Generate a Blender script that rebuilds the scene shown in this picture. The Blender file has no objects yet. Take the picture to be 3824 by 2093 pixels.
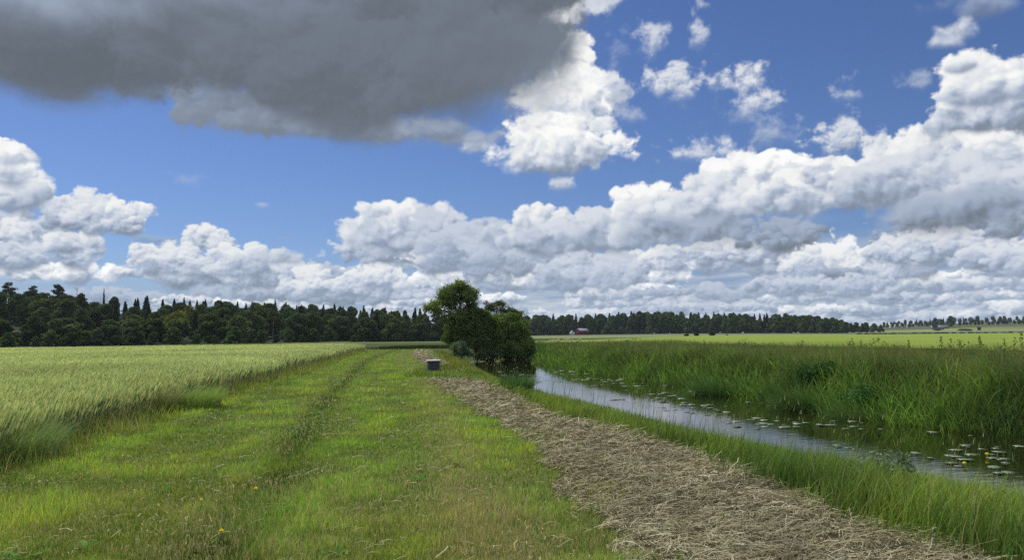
import bpy, math, random
import numpy as np
from mathutils import Vector, Matrix, Euler
R = math.radians
sc = bpy.context.scene
COL = sc.collection

# ---------------------------------------------------------------- camera
cam = bpy.data.cameras.new("camera")
cam.sensor_width = 36.0
cam.lens = 36.0 * 788.0 / 1024.0
cam.clip_start = 0.05
cam.clip_end = 12000.0
camo = bpy.data.objects.new("camera", cam)
COL.objects.link(camo)
camo.matrix_world = (Matrix.Translation((0, 0, 1.6)) @ Matrix.Rotation(R(90 + 3.99), 4, 'X')
                     @ Matrix.Rotation(-math.atan(12.5 / 1024), 4, 'Z'))
sc.camera = camo

# ---------------------------------------------------------------- exposure and light
sc.view_settings.view_transform = 'Standard'
sc.view_settings.look = 'None'
sc.view_settings.exposure = 0.0
sc.view_settings.gamma = 1.0
sc.cycles.use_denoising = False
sc.cycles.use_adaptive_sampling = False
sc.cycles.max_bounces = 6
sc.cycles.diffuse_bounces = 3
sc.cycles.glossy_bounces = 3
sc.cycles.transmission_bounces = 4
sc.cycles.transparent_max_bounces = 8
sc.cycles.volume_bounces = 0
sc.cycles.sample_clamp_indirect = 4.0

SUN_EL, SUN_AZ = 52.0, -48.0          # azimuth clockwise from the view direction (+Y)
sl = bpy.data.lights.new("sun", 'SUN')
sl.energy = 4.0
sl.angle = R(10)
sl.color = (1.0, 0.95, 0.86)
slo = bpy.data.objects.new("sun", sl)
COL.objects.link(slo)
_d = Vector((math.sin(R(SUN_AZ)) * math.cos(R(SUN_EL)), math.cos(R(SUN_AZ)) * math.cos(R(SUN_EL)), math.sin(R(SUN_EL))))
slo.rotation_euler = _d.to_track_quat('Z', 'Y').to_euler()
slo.location = (-60, 60, 90)

# ---------------------------------------------------------------- sky: Nishita sky with procedural clouds by direction
# azimuth, elevation, half width, half height up, half height down (degrees), bright, dark, softness, raggedness, opacity, noise set
CLOUDS = [
    (-31.927, 6.597, 2.523, 1.47, 1.715, 0.748, 0.28, 0.5, 0.9, 1, 1),
    (-32.233, 6.335, 1.044, 1.099, 0.977, 0.862, 0.336, 0.4, 0.9, 1, 1),
    (-32.308, 5.23, 2.497, 0.855, 1.222, 0.748, 0.28, 0.5, 0.9, 1, 1),
    (-29.095, 5.739, 1.557, 1.136, 1.388, 0.88, 0.252, 0.35, 0.9, 1, 1),
    (-28.58, 7.663, 3.379, 0.759, 0.961, 0.686, 0.213, 0.5, 0.8, 1, 1),
    (-28.248, 7.937, 2.154, 1.521, 1.217, 0.836, 0.28, 0.4, 0.9, 1, 1),
    (-26.167, 7.797, 1.294, 1.163, 1.085, 0.924, 0.252, 0.35, 0.9, 1, 1),
    (-32.625, 9.23, 1.975, 1.329, 1.45, 0.862, 0.308, 0.4, 0.9, 1, 0),
    (-32.879, 10.895, 1.347, 1.485, 1.676, 0.968, 0.336, 0.35, 0.9, 1, 0),
    (-24.235, 6.579, 1.697, 0.395, 0.395, 0.44, 0.224, 0.9, 0.8, 0.6, 1),
    (-21.14, 6.606, 1.572, 0.969, 0.753, 0.88, 0.252, 0.35, 0.9, 1, 1),
    (-23.723, 5.01, 2.316, 1.27, 0.741, 0.88, 0.28, 0.35, 0.9, 1, 1),
    (-19.457, 4.967, 2.197, 1.226, 0.818, 0.88, 0.28, 0.35, 0.9, 1, 1),
    (-16.84, 5.422, 2.397, 0.691, 0.498, 0.66, 0.28, 0.8, 0.9, 0.8, 1),
    (-14.407, 3.58, 1.768, 1.26, 0.952, 0.924, 0.28, 0.35, 0.9, 1, 1),
    (-10.542, 3.642, 2.942, 1.364, 1.08, 0.924, 0.269, 0.35, 0.9, 1, 1),
    (-9.841, 4.211, 1.267, 0.911, 0.968, 0.95, 0.336, 0.35, 0.9, 1, 1),
    (-8.283, 5.926, 4.839, 1.714, 0.857, 0.748, 0.269, 0.45, 0.8, 1, 1),
    (-7.995, 7.355, 4.711, 1.711, 1.569, 0.836, 0.252, 0.4, 0.9, 1, 0),
    (-9.132, 8.199, 2.273, 1.561, 1.703, 0.95, 0.336, 0.35, 0.9, 1, 0),
    (-5.125, 7.075, 2.598, 1.578, 1.148, 0.66, 0.252, 0.45, 0.9, 1, 0),
    (-4.25, 8.364, 0.811, 0.716, 1.003, 0.704, 0.308, 0.6, 0.9, 0.9, 1),
    (-4.558, 5.491, 3.174, 1.152, 0.921, 0.88, 0.28, 0.35, 0.9, 1, 1),
    (-1.637, 8.208, 1.31, 0.402, 0.402, 0.66, 0.308, 0.9, 0.8, 0.8, 1),
    (-0.209, 5.889, 5.808, 2.021, 1.443, 0.634, 0.28, 0.6, 0.8, 1, 1),
    (2.421, 7.005, 4.063, 1.583, 1.439, 0.792, 0.258, 0.4, 0.9, 1, 0),
    (2.002, 8.163, 1.745, 1.206, 1.436, 0.924, 0.336, 0.35, 0.9, 1, 0),
    (5.553, 4.354, 3.157, 1.726, 1.438, 0.704, 0.269, 0.5, 0.9, 1, 1),
    (6.178, 6.925, 4.595, 1.719, 1.432, 0.748, 0.28, 0.45, 0.9, 1, 0),
    (9.647, 8.812, 2.123, 1.555, 1.555, 0.986, 0.336, 0.33, 0.9, 1, 0),
    (11.867, 7.595, 4.176, 1.971, 1.408, 0.836, 0.28, 0.4, 0.9, 1, 0),
    (15.917, 5.471, 5.361, 0.972, 1.11, 0.836, 0.28, 0.45, 0.9, 1, 1),
    (16.887, 10.663, 2.939, 1.362, 1.635, 0.986, 0.347, 0.33, 0.9, 1, 0),
    (18.75, 10.802, 1.963, 1.401, 1.617, 1.01, 0.347, 0.33, 0.9, 1, 0),
    (14.665, 8.867, 2.997, 1.664, 1.664, 0.836, 0.28, 0.4, 0.9, 1, 0),
    (19.992, 9.091, 3.086, 1.615, 1.615, 0.924, 0.308, 0.38, 0.9, 1, 0),
    (22.461, 10.501, 1.869, 1.106, 1.316, 0.968, 0.347, 0.35, 0.9, 1, 0),
    (14.344, 7.266, 7.09, 1.618, 1.841, 0.46, 0.15, 1.2, 0.8, 0.9, 0),
    (18.871, 6.714, 2.859, 0.954, 1.363, 0.44, 0.151, 0.4, 0.9, 1, 0),
    (22.48, 4.507, 3.212, 1.601, 1.601, 0.968, 0.28, 0.35, 0.9, 1, 1),
    (22.825, 3.824, 1.719, 0.426, 0.479, 0.44, 0.185, 0.5, 0.9, 0.9, 1),
    (27.852, 5.011, 3.622, 1.225, 0.894, 0.836, 0.235, 0.4, 0.9, 1, 1),
    (31.751, 4.15, 2.51, 1.105, 0.983, 0.792, 0.235, 0.4, 0.9, 1, 1),
    (21.051, 3.086, 4.529, 0.674, 0.593, 0.704, 0.224, 0.45, 0.9, 1, 1),
    (26.732, 11.124, 2.213, 1.523, 2.284, 0.924, 0.308, 0.35, 0.9, 1, 0),
    (30.147, 11.228, 3.495, 2.087, 2.21, 0.968, 0.308, 0.38, 0.9, 1, 0),
    (33.105, 10.604, 2.254, 1.431, 1.908, 0.95, 0.308, 0.38, 0.9, 1, 0),
    (27.35, 9.273, 4.366, 2.034, 1.78, 0.748, 0.235, 0.4, 0.9, 1, 0),
    (32.182, 8.778, 3.128, 1.941, 1.941, 0.748, 0.235, 0.4, 0.9, 1, 0),
    (29.29, 7.018, 6.847, 2.135, 1.557, 0.46, 0.14, 1.2, 0.8, 0.9, 0),
    (31.973, 13.17, 4.006, 1.789, 1.002, 0.968, 0.252, 0.38, 0.9, 1, 0),
    (31.631, 14.902, 2.769, 2.131, 1.421, 0.968, 0.336, 0.4, 0.9, 1, 0),
    (30.393, 16.356, 1.205, 0.617, 0.522, 0.88, 0.336, 0.6, 0.9, 0.9, 0),
    (29.699, 18.15, 1.893, 1.059, 0.753, 0.748, 0.28, 0.8, 0.9, 0.9, 0),
    (31.861, 19.437, 1.707, 0.91, 0.796, 0.484, 0.235, 1, 0.8, 0.55, 0),
    (10.514, 20.412, 1.314, 1.565, 1.565, 0.8, 0.5, 2, 1.9, 0.8, 1),
    (13.781, 20.664, 0.781, 1.593, 1.593, 0.8, 0.5, 2, 1.9, 0.75, 1),
    (12.272, 17.237, 2.951, 1.602, 1.335, 0.85, 0.5, 1.6, 1.7, 0.85, 1),
    (14.92, 17.158, 1.237, 1.057, 1.321, 0.7, 0.5, 2, 1.8, 0.5, 1),
    (17.242, 17.206, 1.611, 1.305, 1.305, 0.9, 0.55, 1.6, 1.6, 0.9, 1),
    (17.727, 15.71, 1.599, 1.054, 0.948, 0.85, 0.5, 1.7, 1.7, 0.85, 1),
    (17.557, 14.663, 2.4, 1.328, 1.062, 0.6, 0.45, 2.4, 1.8, 0.4, 1),
    (18.581, 13.504, 2.237, 1.596, 1.596, 0.6, 0.4, 2.2, 1.7, 0.6, 1),
    (13.813, 12.594, 2.896, 0.932, 0.822, 0.8, 0.5, 1.7, 1.7, 0.85, 1),
    (23.036, 12.418, 2.477, 1.143, 0.935, 0.8, 0.38, 1, 1.3, 0.95, 1),
    (23.326, 13.427, 0.84, 1.289, 1.031, 0.8, 0.5, 1.4, 1.4, 0.9, 1),
    (23.791, 15.685, 1.132, 0.86, 0.658, 0.8, 0.5, 2.2, 1.9, 0.7, 1),
    (28.098, 15.659, 1.601, 0.83, 0.634, 0.6, 0.45, 2.2, 1.8, 0.6, 1),
    (3.644, 10.762, 1.454, 0.625, 0.512, 0.75, 0.42, 1.3, 1.1, 0.85, 1),
    (-22.207, 10.643, 1.256, 0.739, 0.739, 0.6, 0.45, 2.2, 1.4, 0.25, 1),
    (-17.671, 9.198, 0.531, 0.328, 0.328, 0.65, 0.42, 1.6, 1, 0.5, 1),
    (-16.05, 6.933, 0.807, 0.166, 0.166, 0.4, 0.3, 1.6, 1, 0.6, 1),
    (8.058, 20.308, 1.275, 1.157, 1.315, 0.7, 0.5, 2.8, 2, 0.35, 1),
    (6.414, 18.391, 2.038, 0.915, 0.915, 0.75, 0.5, 2.4, 1.8, 0.45, 1),
    (8.809, 15.499, 1.577, 0.712, 0.712, 0.75, 0.5, 2.4, 1.8, 0.45, 1),
    (29.69, 20.225, 1.787, 0.692, 0.692, 0.4, 0.3, 2.4, 1.5, 0.4, 1),
    (5.058, 23.578, 3.094, 2.295, 1.53, 0.95, 0.6, 0.6, 1, 1, 0),
    (2.944, 21.187, 2.067, 2.367, 2.367, 0.9, 0.6, 0.6, 1, 1, 0),
    (3.76, 17.405, 3.226, 3.542, 3.27, 0.95, 0.5, 0.5, 1, 1, 0),
    (4.608, 15.731, 2.482, 2.758, 2.482, 0.98, 0.5, 0.5, 1, 1, 0),
    (3.392, 13.116, 4.524, 2.529, 1.686, 1, 0.28, 0.4, 0.9, 1, 0),
    (-2.752, 13.561, 0.995, 0.842, 0.673, 0.7, 0.42, 1, 1.1, 0.9, 1),
    (-19.325, 15.779, 3.939, 1.83, 1.961, 0.34, 0.24, 0.8, 0.9, 0.95, 0),
    (-15.842, 15.173, 5.178, 1.338, 1.338, 0.32, 0.22, 0.8, 0.9, 0.95, 0),
    (-9.982, 14.623, 5.417, 1.374, 1.099, 0.36, 0.22, 0.7, 0.9, 0.9, 0),
    (-4.498, 14.312, 5.252, 1.393, 1.003, 0.42, 0.25, 0.7, 0.9, 0.9, 0),
    (0.256, 19.378, 5.021, 6.171, 5.098, 0.4, 0.27, 1, 0.8, 0.95, 0),
    (-32.184, 15.989, 1.272, 0.703, 0.797, 0.26, 0.18, 1, 1, 0.8, 0),
    (-29.551, 15.407, 2.012, 0.726, 0.629, 0.24, 0.17, 1, 1, 0.8, 0),
    (-25.379, 16.042, 2.653, 1, 0.65, 0.24, 0.17, 1, 1, 0.85, 0),
    (-30.781, 19.961, 8.788, 5.977, 5.747, 0.2, 0.145, 0.35, 0.55, 1, 2),
    (-25.954, 20.511, 5.771, 4.782, 5.021, 0.19, 0.14, 0.3, 0.6, 1, 0),
    (-16.175, 22.419, 12.072, 6.495, 8.244, 0.21, 0.155, 0.3, 0.55, 1, 2),
    (-8.827, 22.148, 12.754, 8.503, 8.503, 0.2, 0.155, 0.32, 0.55, 1, 2),
    (-12.256, 18.578, 8.468, 3.173, 3.966, 0.19, 0.15, 0.35, 0.6, 1, 0),
    (-1.93, 22.041, 5.924, 6.78, 7.302, 0.2, 0.17, 0.7, 0.6, 0.95, 2),
    (2.711, 24.679, 4.452, 2.774, 2.774, 0.2, 0.15, 0.5, 0.7, 1, 0),
    (-31.892, 20.672, 8.166, 2.481, 2.481, 0.42, 0.34, 1.6, 0.7, 0.85, 2),
    (-22.53, 22.682, 12.715, 2.157, 2.637, 0.34, 0.28, 1.8, 0.6, 0.7, 2),
]


# ---------------------------------------------------------------- procedural cloud fields (numpy noise on an azimuth x elevation grid)
MAP_AZ, MAP_EL, MAP_STEP = (-44.0, 44.0), (-1.0, 34.0), 0.04


def hash2(ix, iy, seed):
    h = (ix.astype(np.int64) * 374761393 + iy.astype(np.int64) * 668265263 + seed * 1274126177) & 0xFFFFFFFF
    h = ((h ^ (h >> 13)) * 1274126177) & 0xFFFFFFFF
    h = h ^ (h >> 16)
    return (h & 0xFFFF).astype(np.float32) / 65535.0


def gnoise(x, y, seed):
    """gradient noise, about -0.5..0.5"""
    ix, iy = np.floor(x), np.floor(y)
    fx, fy = (x - ix).astype(np.float32), (y - iy).astype(np.float32)
    ix, iy = ix.astype(np.int64), iy.astype(np.int64)
    u, v = fx * fx * fx * (fx * (fx * 6 - 15) + 10), fy * fy * fy * (fy * (fy * 6 - 15) + 10)
    r = []
    for dy in (0, 1):
        for dx in (0, 1):
            a = hash2(ix + dx, iy + dy, seed) * np.float32(2 * np.pi)
            r.append(np.cos(a) * (fx - dx) + np.sin(a) * (fy - dy))
    a = r[0] + (r[1] - r[0]) * u
    b = r[2] + (r[3] - r[2]) * u
    return (a + (b - a) * v) * 0.9


def fbm(x, y, octaves, rough, seed):
    s, amp, tot = 0, 1.0, 0.0
    for o in range(octaves):
        s = s + gnoise(x + 17.3 * o, y - 9.1 * o, seed + o) * amp
        tot += amp * 0.55
        amp *= rough
        x, y = x * 2.03, y * 2.03
    return s / tot * 0.5


def worley(x, y, seed):
    ix, iy = np.floor(x).astype(np.int64), np.floor(y).astype(np.int64)
    best = np.full(x.shape, 9.0, np.float32)
    for dy in (-1, 0, 1):
        for dx in (-1, 0, 1):
            cx, cy = ix + dx, iy + dy
            px, py = cx + hash2(cx, cy, seed), cy + hash2(cx, cy, seed + 77)
            d = ((px - x) ** 2 + (py - y) ** 2).astype(np.float32)
            best = np.minimum(best, d)
    return np.sqrt(best)


def billow(x, y, octaves, seed):
    s, amp, tot = 0, 1.0, 0.0
    for o in range(octaves):
        s = s + (0.75 - worley(x, y, seed + 5 * o)) * amp
        tot += amp
        amp *= 0.5
        x, y = x * 2.1 + 3.7, y * 2.1 - 1.9
    return s / tot


def sstep(v, a, b):
    t = np.clip((v - a) / (b - a), 0, 1)
    return t * t * (3 - 2 * t)


def cloud_map():
    na = int((MAP_AZ[1] - MAP_AZ[0]) / MAP_STEP)
    ne = int((MAP_EL[1] - MAP_EL[0]) / MAP_STEP)
    az, el = np.meshgrid(MAP_AZ[0] + (np.arange(na) + 0.5) * MAP_STEP, MAP_EL[0] + (np.arange(ne) + 0.5) * MAP_STEP)
    az, el = az.astype(np.float32), el.astype(np.float32)
    wx, wy = fbm(az * 0.30, el * 0.36, 4, 0.5, 901), fbm(az * 0.30, el * 0.36, 4, 0.5, 951)
    sets = []
    for s, w, seed in ((0.36, 1.5, 11), (0.80, 0.7, 211), (0.17, 2.2, 411)):
        x, y = (az + wx * w) * s, (el + wy * w) * s * 1.15
        f = fbm(x * 0.75, y * 0.75, 7, 0.56, seed)
        b = billow(x, y, 4, seed + 50)
        off = max(1, int(0.13 / s / MAP_STEP))
        fs = fbm(x * 0.75, y * 0.75, 4, 0.5, seed)
        def lit(a):
            return a - np.roll(np.roll(a, -off, 0), int(off * 0.7), 1)
        rel = lit(b) * 1.1 + lit(fs) * 2.0
        sets.append((f * 1.5 + (b - 0.28) * 0.75, rel))
    dx_, dy_ = fbm(az * 1.1, el * 1.3, 4, 0.55, 771), fbm(az * 1.1, el * 1.3, 4, 0.55, 781)
    col = np.zeros((ne, na, 3), np.float32)
    alpha = np.zeros((ne, na), np.float32)

    def over(sl, c, a):
        a3 = a[..., None]
        col[sl] = c * a3 + col[sl] * (1 - a3)            # premultiplied
        alpha[sl] = a + alpha[sl] * (1 - a)

    # streaky far deck low over the horizon
    st = fbm(az * 0.09, el * 0.8, 6, 0.55, 601) + 0.25 * fbm(az * 0.5, el * 2.6, 5, 0.6, 631)
    big = fbm(az * 0.05, el * 0.12, 3, 0.5, 661)
    full = (slice(0, ne), slice(0, na))
    t = sstep(st, -0.12, 0.22)[..., None]
    c = np.array((0.27, 0.37, 0.55), np.float32) * (1 - t) + np.array((0.58, 0.63, 0.70), np.float32) * t
    top = 5.2 + 2.6 * sstep(az, -12, 25) + big * 4
    a = (1 - sstep(el, top - 4.0, top + 1.0)) * sstep(st, -0.32, 0.02) * 0.95
    over(full, c, a)
    a = (1 - sstep(el, 0.9, 2.4)) * 0.75
    over(full, np.array((0.62, 0.68, 0.76), np.float32) * np.ones_like(col), a)

    stops = np.array((0.0, 0.14, 0.35, 0.55, 0.9, 1.3))
    tint = np.array(((0.88, 1.01, 1.18), (0.85, 1.0, 1.21), (0.81, 0.985, 1.31), (0.88, 0.99, 1.19), (1.0, 1.0, 0.985), (1.0, 1.0, 0.985)))

    def shade(sl, t, a, br, dk):
        val = dk + (br - dk) * t
        k = (0.52 * np.exp(-np.maximum(el[sl], 0) / 4.0))[..., None]        # far clouds seen through more air
        c = np.stack([np.interp(val, stops, tint[:, i]) * val for i in range(3)], -1)
        over(sl, (c * (1 - k) + np.array((0.40, 0.50, 0.67)) * k).astype(np.float32), a)

    rng = np.random.RandomState(5)
    rows = []
    e = 0.7
    while e < 8.2:
        w = 0.9 + e * 0.62
        x = MAP_AZ[0]
        while x < MAP_AZ[1]:
            cover = 0.36 if x < -11 else 0.64
            if e > 4.2 and x < -8 or e > 7 and x < 6:
                cover = 0.0
            if rng.rand() < cover:
                k = rng.uniform(0.6, 1.5)
                b = rng.choice([0.6, 0.8, 0.95, 1.15])
                rows.append((x, e + rng.uniform(-0.3, 0.3), w * k, (0.30 + 0.13 * e) * k * rng.uniform(0.6, 1.3), (0.12 + 0.07 * e) * k, b, rng.uniform(0.16, 0.32), 0.5, 0.9, 1.0, 1))
            x += w * rng.uniform(0.8, 2.0)
        e *= 1.22
    for (a0, e0, rx, ru, rd, br, dk, soft, amp, opac, kind) in rows + list(CLOUDS):
        rx, ru, rd = rx * 1.06, ru * 1.08, rd * 1.05
        m = 1.0 + amp * 0.75
        x0, x1 = int((a0 - rx * m - MAP_AZ[0]) / MAP_STEP), int((a0 + rx * m - MAP_AZ[0]) / MAP_STEP)
        y0, y1 = int((e0 - rd * m - MAP_EL[0]) / MAP_STEP), int((e0 + ru * m - MAP_EL[0]) / MAP_STEP)
        sl = (slice(max(0, y0), min(ne, y1)), slice(max(0, x0), min(na, x1)))
        A, E = az[sl], el[sl]
        if A.size == 0:
            continue
        n, rel = sets[int(kind)][0][sl], sets[int(kind)][1][sl]
        dy = E - e0
        y = np.maximum(dy, 0) / ru + np.minimum(dy, 0) / rd
        r = np.sqrt(((A - a0) / rx) ** 2 + y * y)
        f = 1 - r + n * amp * (0.5 + 0.5 * sstep(y, -1.0, 0.1))
        s = soft * (0.62 + 0.63 * (1 - sstep(y, -0.8, 0.2)))
        al = sstep(f, 0.0, s)
        # light comes from above: depth below the cloud's own upper surface
        depth = np.cumsum((al * MAP_STEP)[::-1], 0)[::-1]
        t = 0.75 * np.exp(-depth / (0.55 * (ru + rd))) + 0.30 * y + 0.12 + rel * 0.8
        shade(sl, sstep(t, 0.0, 0.95), al * opac, br, dk)
        if opac < 0.95 or amp > 1.0 or ru > 6:
            continue
        # cauliflower lobes, the lower ones in front
        rng = np.random.RandomState(int(abs(a0) * 97 + e0 * 31 + rx * 7) % 99991)
        big_r = min(0.72 * ru, 0.6 * rx)
        cnt = int(np.clip(9 * rx / big_r, 12, 60))
        lobes = []
        for q in range(cnt):
            yy = rng.uniform(-0.45, 0.8)
            xx = rng.uniform(-1, 1) * math.sqrt(max(0.05, 1 - yy * yy)) * 0.92
            rr = big_r * rng.uniform(0.32, 1.0) * (1.0 - 0.35 * max(yy, 0))
            lobes.append((e0 + (yy * ru if yy > 0 else yy * rd) + rng.uniform(-0.2, 0.2) * ru, a0 + xx * rx, rr, rng.uniform(-0.16, 0.16)))
        lobes.sort(reverse=True)
        for (ce, ca, rr, jit) in lobes:
            m = 1.5
            x0, x1 = int((ca - rr * 1.25 * m - MAP_AZ[0]) / MAP_STEP), int((ca + rr * 1.25 * m - MAP_AZ[0]) / MAP_STEP)
            y0, y1 = int((ce - rr * m - MAP_EL[0]) / MAP_STEP), int((ce + rr * m - MAP_EL[0]) / MAP_STEP)
            sl = (slice(max(0, y0), min(ne, max(y1, 0))), slice(max(0, x0), min(na, max(x1, 0))))
            A, E = az[sl], el[sl]
            if A.size == 0:
                continue
            n, rel = sets[int(kind)][0][sl], sets[int(kind)][1][sl]
            n2 = sets[1][0][sl]
            u, v = (A - ca) / (rr * 1.25) + 0.9 * dx_[sl], (E - ce) / rr + 0.9 * dy_[sl]
            r2 = u * u + v * v
            f = 1 - np.sqrt(r2) + n * 0.5 + n2 * 0.4
            # crisp on top, melting into the body below
            al = sstep(f, 0.0, 0.40 + 0.6 * sstep(-v, -0.2, 0.8)) * (1 - 0.85 * sstep(-v, 0.1, 0.9))
            lam = (-0.40 * u + 0.85 * v + 0.30 * np.sqrt(np.clip(1 - r2, 0, 1)))
            yl = (ce - e0) / (ru if ce > e0 else rd)
            t = 0.30 + 0.46 * lam + 0.42 * yl + rel * 0.55 + jit
            shade(sl, sstep(t, -0.12, 0.95), al, br, dk)
    return col, alpha

world = bpy.data.worlds.new("World")
sc.world = world
world.use_nodes = True


class Nodes:
    """small helper to write node trees as expressions"""
    def __init__(s, nt):
        s.nt = nt

    def new(s, t, **k):
        n = s.nt.nodes.new(t)
        for a, v in k.items():
            setattr(n, a, v)
        return n

    def put(s, sock, v):
        if hasattr(v, 'is_output'):
            s.nt.links.new(v, sock)
        elif v is not None:
            sock.default_value = v

    def m(s, op, a, b=None, c=None, clamp=False):
        n = s.new('ShaderNodeMath', operation=op, use_clamp=clamp)
        for i, v in enumerate((a, b, c)):
            if v is not None:
                s.put(n.inputs[i], v)
        return n.outputs[0]

    def vm(s, op, a, b=None, scale=None):
        n = s.new('ShaderNodeVectorMath', operation=op)
        s.put(n.inputs[0], a)
        if b is not None:
            s.put(n.inputs[1], b)
        if scale is not None:
            s.put(n.inputs['Scale'], scale)
        return n.outputs['Value'] if op in ('LENGTH', 'DOT_PRODUCT') else n.outputs[0]

    def ss(s, v, a, b, lo=0.0, hi=1.0):
        n = s.new('ShaderNodeMapRange', interpolation_type='SMOOTHSTEP')
        for i, x in enumerate((v, a, b, lo, hi)):
            s.put(n.inputs[i], x)
        return n.outputs[0]

    def lin(s, v, a, b, lo=0.0, hi=1.0):
        n = s.new('ShaderNodeMapRange')
        for i, x in enumerate((v, a, b, lo, hi)):
            s.put(n.inputs[i], x)
        return n.outputs[0]

    def mix(s, f, a, b, blend='MIX'):
        n = s.new('ShaderNodeMix', data_type='RGBA', blend_type=blend)
        s.put(n.inputs[0], f)
        for i, v in ((6, a), (7, b)):
            s.put(n.inputs[i], tuple(v) + (1.0,) if isinstance(v, (tuple, list)) and len(v) == 3 else v)
        return n.outputs[2]

    def noise(s, vec, scale, detail=4.0, rough=0.5, dist=0.0, dim='3D', lac=2.0):
        n = s.new('ShaderNodeTexNoise', noise_dimensions=dim)
        s.put(n.inputs['Vector'], vec)
        n.inputs['Scale'].default_value = scale
        n.inputs['Detail'].default_value = detail
        n.inputs['Roughness'].default_value = rough
        n.inputs['Lacunarity'].default_value = lac
        n.inputs['Distortion'].default_value = dist
        return n.outputs[0]

    def vor(s, vec, scale, detail=2.0, rough=0.5, smooth=0.4, dim='2D'):
        n = s.new('ShaderNodeTexVoronoi', feature='SMOOTH_F1', voronoi_dimensions=dim)
        s.put(n.inputs['Vector'], vec)
        n.inputs['Scale'].default_value = scale
        n.inputs['Detail'].default_value = detail
        n.inputs['Roughness'].default_value = rough
        n.inputs['Smoothness'].default_value = smooth
        return n.outputs[0]

    def xyz(s, x, y, z=0.0):
        n = s.new('ShaderNodeCombineXYZ')
        for i, v in enumerate((x, y, z)):
            s.put(n.inputs[i], v)
        return n.outputs[0]

    def sep(s, v):
        n = s.new('ShaderNodeSeparateXYZ')
        s.put(n.inputs[0], v)
        return n.outputs

    def ramp(s, f, stops):
        n = s.new('ShaderNodeValToRGB')
        cr = n.color_ramp
        while len(cr.elements) < len(stops):
            cr.elements.new(0.5)
        for e, (p, c) in zip(cr.elements, stops):
            e.position = p
            e.color = tuple(c) + (1.0,)
        s.put(n.inputs[0], f)
        return n.outputs[0]


def build_world():
    N = Nodes(world.node_tree)
    world.node_tree.nodes.clear()
    out = N.new('ShaderNodeOutputWorld')
    bg = N.new('ShaderNodeBackground')
    N.put(out.inputs[0], bg.outputs[0])
    sky = N.new('ShaderNodeTexSky', sky_type='NISHITA')
    sky.sun_disc = False
    sky.sun_elevation = R(SUN_EL)
    sky.sun_rotation = R(SUN_AZ)
    sky.air_density = 1.0
    sky.dust_density = 0.3
    sky.ozone_density = 2.0
    d = N.new('ShaderNodeTexCoord').outputs['Generated']
    X, Y, Z = N.sep(d)
    az = N.m('MULTIPLY', N.m('ARCTAN2', X, Y), 57.29578)
    el = N.m('MULTIPLY', N.m('ARCSINE', Z), 57.29578)
    cur = N.mix(1.0, sky.outputs[0], SKY_TINT, 'MULTIPLY')
    # broken cumulus over the rest of the sky, behind and overhead
    gn = N.noise(d, 3.2, 6.0, 0.55)
    away = N.m('MAXIMUM', N.ss(N.m('ABSOLUTE', az), 38.0, 44.0), N.ss(el, 29.0, 34.0))
    g = 1.0 / SKY_STRENGTH
    gcol = N.ramp(gn, [(0.46, (0.95 * g, 0.95 * g, 0.95 * g)), (0.62, (0.62 * g, 0.66 * g, 0.72 * g)), (0.75, (0.34 * g, 0.38 * g, 0.44 * g))])
    cur = N.mix(N.m('MULTIPLY', N.ss(gn, 0.46, 0.56), away), cur, gcol)
    # the cloud fields computed above, read back by direction
    col, alpha = cloud_map()
    ne, na = alpha.shape
    im = bpy.data.images.new("clouds", na, ne, alpha=True, float_buffer=True)
    im.colorspace_settings.name = 'Linear Rec.709'
    px = np.empty((ne, na, 4), np.float32)
    px[..., :3] = col * g * CLOUD_GAIN
    px[..., 3] = alpha
    im.alpha_mode = 'CHANNEL_PACKED'
    im.pixels.foreach_set(px.ravel())
    im.update()
    im.pack()
    uv = N.xyz(N.lin(az, MAP_AZ[0], MAP_AZ[1]), N.lin(el, MAP_EL[0], MAP_EL[1]))
    ti = N.new('ShaderNodeTexImage', interpolation='Linear', extension='EXTEND')
    ti.image = im
    N.put(ti.inputs[0], uv)
    inside = N.m('SUBTRACT', 1.0, away)
    a = N.m('MULTIPLY', ti.outputs[1], inside)
    c = N.mix(inside, (0.0, 0.0, 0.0), ti.outputs[0])
    under = N.mix(a, cur, (0.0, 0.0, 0.0))
    N.put(bg.inputs[0], N.mix(1.0, under, c, 'ADD'))
    bg.inputs[1].default_value = SKY_STRENGTH


SKY_TINT = (0.47, 0.575, 0.84)
SKY_STRENGTH = 0.1
CLOUD_GAIN = 1.0
build_world()
world.cycles.sampling_method = 'MANUAL'
world.cycles.sample_map_resolution = 512

# ---------------------------------------------------------------- helpers
def tag(o, label=None, cat=None, group=None, kind=None):
    if label: o['label'] = label
    if cat: o['category'] = cat
    if group: o['group'] = group
    if kind: o['kind'] = kind
    return o


def mesh_np(name, V, loops, sizes, mat, color=None, parent=None, smooth=False, link=True):
    """mesh object from numpy arrays: vertices, flat loop indices, corner count per face, per-vertex colour"""
    me = bpy.data.meshes.new(name)
    V = np.ascontiguousarray(V, np.float32)
    loops = np.ascontiguousarray(loops, np.int32).ravel()
    sizes = np.ascontiguousarray(sizes, np.int32).ravel()
    me.vertices.add(len(V))
    me.vertices.foreach_set('co', V.ravel())
    me.loops.add(len(loops))
    me.loops.foreach_set('vertex_index', loops)
    me.polygons.add(len(sizes))
    me.polygons.foreach_set('loop_start', np.concatenate(([0], np.cumsum(sizes)[:-1])).astype(np.int32))
    if smooth:
        me.polygons.foreach_set('use_smooth', np.ones(len(sizes), bool))
    me.update(calc_edges=True)
    if color is not None:
        at = me.attributes.new('Col', 'FLOAT_COLOR', 'POINT')
        c = np.ones((len(V), 4), np.float32)
        c[:, :3] = color
        at.data.foreach_set('color', c.ravel())
    me.materials.append(mat)
    o = bpy.data.objects.new(name, me)
    if link:
        COL.objects.link(o)
    if parent:
        o.parent = parent
    return o


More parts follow.
